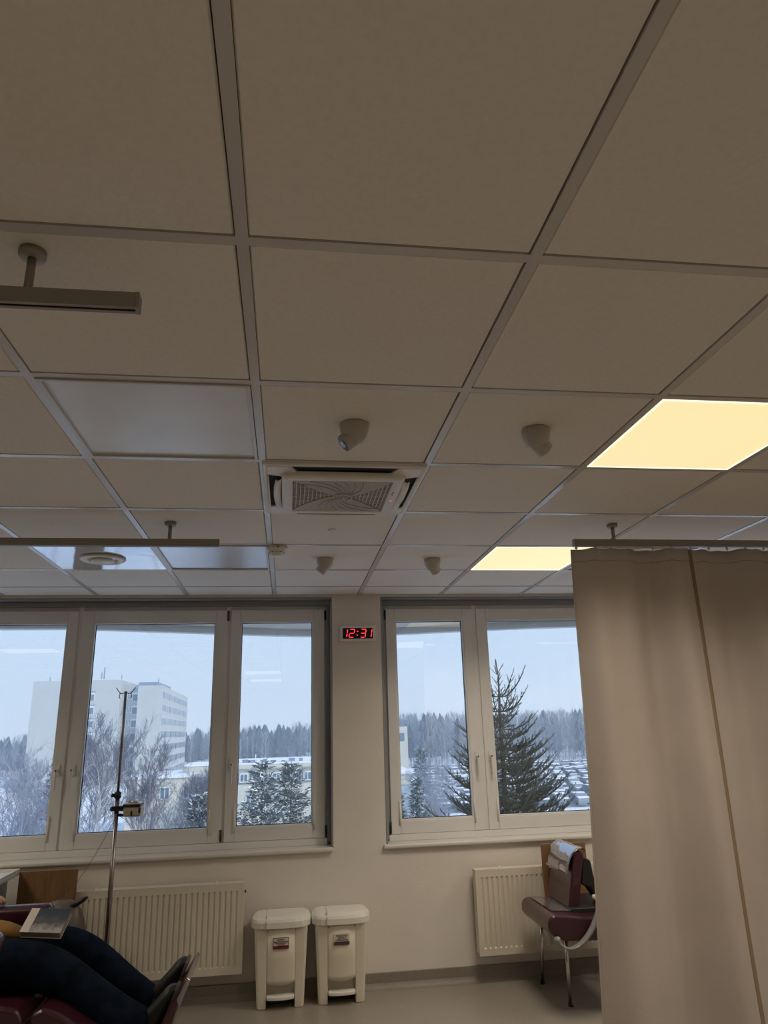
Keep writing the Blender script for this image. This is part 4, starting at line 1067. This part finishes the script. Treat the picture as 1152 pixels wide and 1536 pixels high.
# ---- forest: cheap conifer / bare tree meshes
def conifer_low(h_, r_, n=5, tiers=5, seed=0, mt=None, snow=False):
    rg = random.Random(seed); b = MB(); b.tube([(0, 0, 0), (0, 0, h_*.9)], [h_*.014, h_*.004], M['bark'], n=3, smooth=False)
    for t in range(tiers):
        z0 = h_*(.22+.66*t/tiers); z1 = min(h_, z0+h_*rg.uniform(.24, .34)); rr = r_*(1-.62*(t/tiers)**2.2)*rg.uniform(.85, 1.1)+.12; vs = [(0, 0, z1)]
        for j in range(n*2):
            a = 2*PI*j/(n*2)+rg.random()*.3; r2 = rr*(1 if j % 2 else .55)*rg.uniform(.75, 1.2); vs.append((r2*math.cos(a), r2*math.sin(a), z0-rg.random()*h_*.03))
        b.add(vs, [(0, 1+j, 1+(j+1) % (n*2)) for j in range(n*2)], mt or M['forest'])
    return b
def bare_low(h_, r_, seed=0, mt=None):
    rg = random.Random(seed); b = MB(); mt = mt or M['forest2']
    b.tube([(0, 0, 0), (rg.uniform(-.3, .3), 0, h_*.6), (0, 0, h_)], [h_*.011, h_*.007, .02], mt, n=3, smooth=False)
    for i in range(64):
        z0 = h_*rg.uniform(.25, .97); a = rg.uniform(0, 2*PI); L_ = r_*rg.uniform(.4, 1)*math.sin(min(1, (1.08-z0/h_)*1.8)*PI/2)*.85
        p1 = Vector((L_*math.cos(a), L_*math.sin(a), z0+L_*1.1)); p0 = Vector((0, 0, z0)); sd = Vector((-math.sin(a), math.cos(a), 0))*.07
        b.add([p0-sd, p0+sd, p1], [(0, 1, 2)], mt)
        p2 = p1+Vector((rg.uniform(-.5, .5), rg.uniform(-.5, .5), .8)); pm = p0.lerp(p1, .5)
        b.add([pm-sd*.7, pm+sd*.7, p2], [(0, 1, 2)], mt)
    return b
lowc = [conifer_low(13, 2.3, seed=i).mesh('forest_tree') for i in range(4)]
lowb = [bare_low(12, 2.6, seed=i).mesh('forest_tree') for i in range(3)]
rg = random.Random(11)
def ground_z(x, y):
    rise = 0 if y < 170 else (y-170)*.03
    return GZ+.25*noise.noise(Vector((x*.06, y*.06, 0)))+rise*(.5+.5*math.tanh((x-10)/40))
# front rows as individuals
cnt = 0
for side in (0, 1):
    nn = 110 if side else 130
    for i in range(nn):
        if side: x = 38+108*i/nn+rg.uniform(-.6, .6); y = 186+rg.uniform(-4, 6)
        else: x = -118+150*i/nn+rg.uniform(-.7, .7); y = 246+rg.uniform(-5, 6)
        bare = rg.random() < (.93 if side else .5)
        me = rg.choice(lowb if bare else lowc); s_ = rg.uniform(.80, 1.12)*(1.0 if side else .88)
        o = inst(me, 'forest_tree', (x, y, ground_z(x, y)-.3), rz=rg.uniform(0, 6.3), sc=(s_, s_, s_*rg.uniform(.9, 1.1)))
        if side and not bare: tag(o, 'dark conifer among the bare trees behind the car park', 'tree', 'forest edge conifers behind the car park')
        elif side: tag(o, 'bare frosted tree in the front row of forest behind the car park', 'tree', 'forest edge trees behind the car park')
        elif bare: tag(o, 'bare frosted tree in the forest edge behind the buildings, left window', 'tree', 'bare forest edge trees behind the buildings')
        else: tag(o, 'dark conifer in the forest edge behind the buildings, left window', 'tree', 'conifers of the forest edge behind the buildings')
        cnt += 1
# the mass behind
big = MB()
def addmesh(src, M4):
    o = len(big.v); big.v += [tuple(M4@Vector(v)) for v in src.v]
    for f_, mm in zip(src.f, src.m): big.f.append(tuple(o+k for k in f_)); big.m.append(big.mi(src.mats[mm])); big.sm.append(False)
srcs = [conifer_low(13, 2.4, n=4, tiers=3, seed=20+i) for i in range(4)]+[bare_low(12.5, 2.8, seed=30+i) for i in range(4)]
for i in range(1500):
    if i % 2: x = rg.uniform(30, 190); y = rg.uniform(192, 262)
    else: x = rg.uniform(-180, 60); y = rg.uniform(254, 340)
    s_ = rg.uniform(.85, 1.15); M4 = Matrix.Translation((x, y, ground_z(x, y)-.5))@Matrix.Rotation(rg.uniform(0, 6), 4, 'Z')@Matrix.Scale(s_, 4)
    if not i % 2: M4 = M4@Matrix.Scale(.93, 4)
    addmesh(rg.choice(srcs[3:] if i % 2 else srcs), M4)
tag(big.build('forest', fix=False), 'dense blue-grey winter forest on the horizon', 'forest', kind='stuff')

# ---- mid-distance trees
def bare_tree(h_, seed, spread=.5, trunk=None, twig=None, depth=4, r0_=.12, curve=.15):
    rg = random.Random(seed); t_ = MB(); w_ = MB()
    def grow(p, d, L_, r_, lev):
        n = 6 if lev == 0 else 3; pts = [p]; dd = d.copy()
        for i in range(n):
            dd = (dd+Vector((rg.gauss(0, curve*(.35 if lev == 0 else 1)), rg.gauss(0, curve*(.35 if lev == 0 else 1)), .05))).normalized(); pts.append(pts[-1]+dd*L_/n)
        rr = [max(r_*(1-.80*i/n), .006) for i in range(n+1)]
        (t_ if lev < 2 else w_).tube(pts, rr, (trunk or M['birchbark']) if lev < 3 else (twig or M['twig']), n=5 if lev < 2 else 3, cap=False, smooth=lev < 2)
        if lev >= depth: return
        k = (16, 7, 6, 5, 4)[lev]
        for i in range(k):
            f_ = rg.uniform(.30, .98) if lev == 0 else rg.uniform(.15, 1); q = f_*n; i0 = min(int(q), n-1); pp = pts[i0].lerp(pts[i0+1], q-i0)
            a = rg.uniform(0, 2*PI); side = dd.orthogonal().normalized(); side = Matrix.Rotation(a, 3, dd)@side
            nd = (dd*(1-spread)+side*spread*rg.uniform(.6, 1.3)+Vector((0, 0, .18))).normalized()
            L2 = L_*(.36*(1.25-f_*.75) if lev == 0 else rg.uniform(.42, .62))*rg.uniform(.8, 1.2)
            grow(pp, nd, L2, max(rr[i0]*.5, .006), lev+1)
    grow(Vector((0, 0, 0)), Vector((0, 0, 1)), h_*.93, r0_, 0)
    return t_, w_
def place_bare(x, y, h_, seed, label, grp, **kw):
    r = empty('bare_tree', (x, y, GZ), label=label, cat='tree', group=grp)
    t_, w_ = bare_tree(h_, seed, **kw); t_.build('trunk', r, fix=False); w_.build('twigs', r, fix=False)
    tag([c for c in r.children if c.name.startswith('twigs')][0], kind='stuff')
    return r
place_bare(-9.6, 36, 10.7, 3, 'tall frosted birch with forked pale trunk, left of the infusion stand', 'bare trees', spread=.42, r0_=.14)
place_bare(-8.0, 38, 9.2, 8, 'frosted birch just behind the infusion pump', 'bare trees', spread=.42, r0_=.11)
place_bare(-11.9, 42, 9.4, 12, 'thin frosted tree at the left edge of middle pane', 'bare trees', spread=.45, r0_=.10)
place_bare(-14.4, 40, 9.0, 14, 'frosted bare tree before the tower, in the leftmost pane', 'bare trees', spread=.45, r0_=.10, twig=M['twigpale'])
place_bare(-5.4, 40, 7.8, 21, 'bushy bare tree before the low snowy buildings', 'bare trees', spread=.5, r0_=.10)
place_bare(-6.6, 46, 7.8, 22, 'smaller bare tree below the tower right corner', 'bare trees', spread=.5, r0_=.09)
place_bare(-17.0, 46, 8.6, 25, 'bare tree at far left of the leftmost pane', 'bare trees', spread=.5, r0_=.10)
place_bare(9.6, 44, 7.2, 31, 'low bare tree before the corner building, right window', 'bare trees', spread=.5, r0_=.07, twig=M['twigpale'])
place_bare(12.8, 58, 7.4, 33, 'frosted bare tree beside the parked cars, right window', 'bare trees', spread=.5, r0_=.08, twig=M['twigpale'])
# bent snowy branches low in the left window are crowns of near shrubs
def shrub(x, y, z, h_, seed, label):
    r = empty('shrub', (x, y, z), label=label, cat='shrub', group='snowy shrubs below the windows'); rg = random.Random(seed)
    b = MB()
    for i in range(26):
        a = rg.uniform(0, 2*PI); L_ = h_*rg.uniform(.6, 1); c_, s_ = math.cos(a), math.sin(a)
        p0 = Vector((0, 0, 0)); p1 = Vector((c_*L_*.3, s_*L_*.3, L_*.7)); p2 = Vector((c_*L_*.75, s_*L_*.75, L_*.85))
        b.tube([p0, p1, p2], [.03, .018, .006], M['twigpale'], n=3, cap=False)
        for j in range(10):
            pp = p1.lerp(p2, rg.random()); b.tube([pp, pp+Vector((rg.gauss(0, .35), rg.gauss(0, .35), rg.uniform(.1, .6)))], [.012, .004], M['twig'], n=3, cap=False)
    b.build('branches', r, fix=False); return r
for i, (x, y, hh_) in enumerate(((-10.5, 60, 2.2), (-7.0, 62, 2.0), (-13, 58, 2.4), (-4.6, 58, 2.0), (7.5, 60, 2.0), (10.5, 68, 2.2), (-16.5, 56, 2.2))):
    shrub(x, y, GZ, hh_, 50+i, 'snow-dusted bare shrub standing in the snow outside')

def needle_tree(h_, r_, seed, whorls=22, per=9, mt=None, snow=True, dens=1.0, droop=-.12, base=.06, tw=.05, upturn=.25, irregular=.25):
    """conifer: trunk, whorls of branches, needle tufts as small blades, snow on the upper ones"""
    rg = random.Random(seed); t_ = MB(); n_ = MB(); s_ = MB(); mt = mt or M['pine']
    t_.tube([(0, 0, 0), (0, 0, h_*.5), (0, 0, h_)], [h_*.013, h_*.008, h_*.002], M['bark'], n=6)
    for k in range(whorls):
        f_ = base+(1-base)*k/whorls; z = h_*f_; R_ = r_*(1-f_)**.85+.05*r_
        for j in range(per):
            a = 2*PI*(j+rg.random())/per; L_ = R_*rg.uniform(1-irregular, 1.1); c_, sn = math.cos(a), math.sin(a)
            zz = z+rg.uniform(-.5, .5)*h_/whorls
            pts = [Vector((c_*L_*t, sn*L_*t, zz+L_*(droop*math.sin(t*PI*.8)+upturn*t*t))) for t in (0, .35, .7, 1)]
            t_.tube(pts, [.02*L_+.005, .012*L_+.004, .006*L_+.003, .003], M['bark'], n=3, cap=False)
            m_ = int((10+L_*9)*dens)
            for i in range(m_):
                t = rg.uniform(.2, 1.0); seg = min(int(t*3), 2); u = t*3-seg; p = pts[seg].lerp(pts[seg+1], min(u, 1))
                w = tw*(1+1.5*(1-t)); off = Vector((rg.gauss(0, w), rg.gauss(0, w), rg.gauss(0, w*.6)))
                d = (Vector((c_, sn, .25))+Vector((rg.gauss(0, .5), rg.gauss(0, .5), rg.gauss(0, .35)))).normalized(); ln = rg.uniform(.8, 1.5)*tw*3.2
                sd = d.cross(Vector((rg.gauss(0, 1), rg.gauss(0, 1), rg.gauss(0, 1)))).normalized()*tw*.55
                q0 = p+off; b_ = s_ if (snow and rg.random() < .20) else n_
                if b_ is s_: q0 = q0+Vector((0, 0, tw*.6))
                b_.add([q0-sd, q0+sd, q0+d*ln], [(0, 1, 2)], M['snow'] if b_ is s_ else mt)
    return t_, n_, s_
def place_needle(x, y, z, args, label, grp=None, nm='snowy_pine'):
    r = empty(nm, (x, y, z), label=label, cat='tree', group=grp); t_, n_, s_ = needle_tree(**args)
    t_.build('trunk', r, fix=False); tag(n_.build('foliage', r, fix=False), kind='stuff')
    if s_.v: tag(s_.build('snow_tufts', r, fix=False), kind='stuff')
    return r
PG = 'snow-dusted pines below the windows'
place_needle(-1.15, 35, GZ, dict(h_=9.2, r_=3.0, seed=1, whorls=20, per=8, tw=.075, dens=2.2), 'snow-dusted pine in the middle of the narrow right pane, left window', PG)
place_needle(.35, 37, GZ, dict(h_=9.0, r_=3.0, seed=2, whorls=20, per=8, tw=.075, dens=2.2), 'snow-dusted pine beside the right edge of the narrow pane', PG)
place_needle(-3.15, 36, GZ, dict(h_=8.0, r_=2.2, seed=3, whorls=18, per=8, tw=.075, dens=2.2), 'snow-dusted pine at the left edge of the narrow pane', PG)
place_needle(-4.6, 38, GZ, dict(h_=7.6, r_=2.2, seed=4, whorls=18, per=8, tw=.075, dens=2.2), 'snow-dusted pine at the lower right of the middle pane', PG)
place_needle(-16.2, 52, GZ, dict(h_=9.6, r_=2.2, seed=5, whorls=20, per=8, tw=.075, dens=2.0), 'slim snow-dusted spruce before the tower, leftmost pane', PG)
place_needle(8.2, 42, GZ, dict(h_=7.6, r_=.75, seed=6, whorls=22, per=7, tw=.08, dens=1.4, irregular=.1), 'narrow dark conifer right of the corner building', 'narrow conifers')
place_needle(7.1, 43, GZ, dict(h_=6.9, r_=.8, seed=7, whorls=22, per=7, tw=.08, dens=1.4, irregular=.1), 'narrow conifer in front of the corner building', 'narrow conifers')
place_needle(6.3, 40, GZ, dict(h_=6.6, r_=.8, seed=8, whorls=20, per=7, tw=.08, dens=1.3, irregular=.1), 'narrow conifer at the left edge of the right window', 'narrow conifers')
place_needle(11.0, 56, GZ, dict(h_=7.6, r_=1.5, seed=9, whorls=20, per=7, tw=.09, dens=1.2), 'dark conifer among the parked cars, right window', 'conifers by the car park')
place_needle(13.6, 70, GZ, dict(h_=8.6, r_=1.9, seed=10, whorls=20, per=7, tw=.10, dens=1.2), 'farther conifer before the car park, right window', 'conifers by the car park')

# ---- near spruce outside the right window
def near_spruce():
    X0, Y0 = 4.22, 9.0
    r = empty('spruce', (X0, Y0, GZ), label='large green spruce close outside the right window', cat='tree')
    rg = random.Random(99); t_ = MB(); n_ = MB(); topz = 2.82-GZ
    t_.tube([(0, 0, 0), (-.02, 0, topz*.5), (0, 0, topz-1.2), (.03, 0, topz-.35), (.0, 0, topz)], [.15, .10, .035, .014, .006], M['sprucebark'], n=8)
    def shoot(p, d, L_, rr=.020):
        """needle-clad shoot: spindle + fine needles"""
        n = 4; pts = []; dd = d.copy(); q = p.copy()
        for i in range(n+1): pts.append(q.copy()); dd = (dd+Vector((0, 0, .07))+Vector((rg.gauss(0, .04), rg.gauss(0, .04), 0))).normalized(); q = q+dd*L_/n
        t_.tube(pts, [.006, .005, .005, .004, .003], M['sprucebark'], n=3, cap=False)
        m_ = int(L_*95)+6
        for i in range(m_):
            t = rg.uniform(.05, 1)*n; k = min(int(t), n-1); c = pts[k].lerp(pts[k+1], t-k); ax = (pts[k+1]-pts[k]).normalized()
            s_ = Matrix.Rotation(rg.uniform(0, 2*PI), 3, ax)@ax.orthogonal().normalized(); w_ = ax.cross(s_)*.0045
            e_ = c+s_*rr*rg.uniform(.8, 1.3)+ax*rr*1.4
            n_.add([c-w_*1.5, c+w_*1.5, e_], [(0, 1, 2)], M['spruce'])
        return pts
    def branch(z, a, L_, lift, dens=1.0):
        c_, s_ = math.cos(a), math.sin(a); N_ = 7; pts = []
        for i in range(N_+1):
            t = i/N_; pts.append(Vector((c_*L_*t, s_*L_*t, z+L_*(-.10*math.sin(t*PI)+lift*t**1.8))))
        t_.tube(pts, [.012+.008*L_*(1-i/N_) for i in range(N_+1)], M['sprucebark'], n=4, cap=False)
        sp = max(.075, .10/dens); k = int(L_/sp)
        for i in range(k):
            t = .16+.84*(i+.5)/k; seg = min(int(t*N_), N_-1); p = pts[seg].lerp(pts[seg+1], t*N_-seg); ax = (pts[seg+1]-pts[seg]).normalized()
            for sg in (-1, 1):
                side = Vector((-s_, c_, 0))*sg
                d = (ax*.75+side*.65+Vector((0, 0, .18+rg.gauss(0, .15)))).normalized()
                sl_ = (.16+.34*(1-t)*min(L_, 1.3))*rg.uniform(.7, 1.15)
                q = shoot(p, d, sl_)
                if sl_ > .26:
                    for w in (.4, .7):
                        pp = q[1].lerp(q[3], w); shoot(pp, (d+side*.5*rg.choice((-1, 1))+ax*.3).normalized(), sl_*.45)
        shoot(pts[-1], (pts[-1]-pts[-2]).normalized(), .22, .022)
    # sparse leader, whorls
    shoot(Vector((0, 0, topz-.30)), Vector((0, 0, 1)), .30, .010)
    for zz, num, L_, lf in ((topz-.30, 5, .30, .85), (topz-.46, 3, .16, .8), (topz-.72, 5, .48, .75), (topz-.82, 3, .25, .6), (topz-1.0, 6, .58, .55)):
        for j in range(num):
            a = 2*PI*(j+.3*rg.random())/num+zz; L2 = L_*rg.uniform(.8, 1.1); c_, s_ = math.cos(a), math.sin(a)
            if L_ < .35: shoot(Vector((0, 0, zz)), Vector((c_, s_, lf)).normalized(), L2, .014)
            else: branch(zz, a, L2, lf, .9)
    z = topz-1.15; k = 0
    while z > 5.2:
        f_ = (topz-z); L0 = min(.06+.42*f_, 1.7)
        num = 5 if f_ < 1.6 else 7
        for j in range(num):
            a = 2*PI*(j+rg.random()*.7)/num+k*.6; branch(z+rg.uniform(-.06, .06), a, L0*rg.uniform(.72, 1.12), .26, 1.0 if z > 8.2 else .7)
        z -= .17 if z > 8.2 else .32; k += 1
    t_.build('trunk', r, fix=False); tag(n_.build('needles', r, fix=False), kind='stuff')
near_spruce()

# ---- parked cars under snow
def car_mesh(paint):
    b = MB(); out = [(-2.1, .30), (-2.15, .62), (-1.95, .85), (-1.35, .92), (-.75, 1.38), (.65, 1.42), (1.35, .98), (2.05, .88), (2.15, .55), (2.1, .28)]
    b.prism(out, -.86, .86, 'y', paint)
    b.prism([(-1.18, .95), (-.70, 1.32), (.60, 1.36), (1.15, .98)], -.875, .875, 'y', M['bwin'])
    b.prism([(-.78, 1.38), (.68, 1.42), (.5, 1.52), (-.6, 1.50)], -.80, .80, 'y', M['snow'])
    b.prism([(1.35, .99), (2.05, .89), (2.0, .97), (1.40, 1.08)], -.80, .80, 'y', M['snow'])
    b.prism([(-2.0, .87), (-1.35, .93), (-1.38, 1.02), (-1.95, .95)], -.80, .80, 'y', M['snow'])
    for x in (-1.3, 1.3):
        for y in (-.80, .80): b.tube([(x, y-.08, .32), (x, y+.08, .32)], .32, M['black'], n=10)
    return b.mesh('car')
cars = [car_mesh(M['car1']), car_mesh(M['car2'])]
rg = random.Random(3)
for k_ in range(6):
    for row in (0, 1):
        y = 93.5+k_*15+row*11.4
        x = 17+k_*3+rg.uniform(0, 2)
        while x < 62+k_*9:
            if rg.random() < .86:
                o = inst(rg.choice(cars), 'parked_car', (x, y, GZ+.30), rz=PI/2+rg.uniform(-.05, .05)+(PI if rg.random() < .5 else 0))
                tag(o, 'snow-topped car standing in the distant car park, right window', 'car', 'parked cars in the snowy car park')
            x += 2.7

# ---- winter haze between the house and the far forest (real scattering volume)
hz = bpy.data.materials.new('winter_haze'); hz.use_nodes = True; n = hz.node_tree; n.nodes.clear()
O = n.nodes.new('ShaderNodeOutputMaterial'); V = n.nodes.new('ShaderNodeVolumeScatter'); V.inputs['Color'].default_value = (.74, .87, 1, 1); V.inputs['Density'].default_value = HAZE; V.inputs['Anisotropy'].default_value = .3
n.links.new(V.outputs[0], O.inputs['Volume'])
M['haze'] = hz
b = MB(); b.box((-300, 14, -30), (380, 520, 60), M['haze']); tag(b.build('haze'), 'thin blue winter haze in the distance outside', 'haze', kind='stuff')
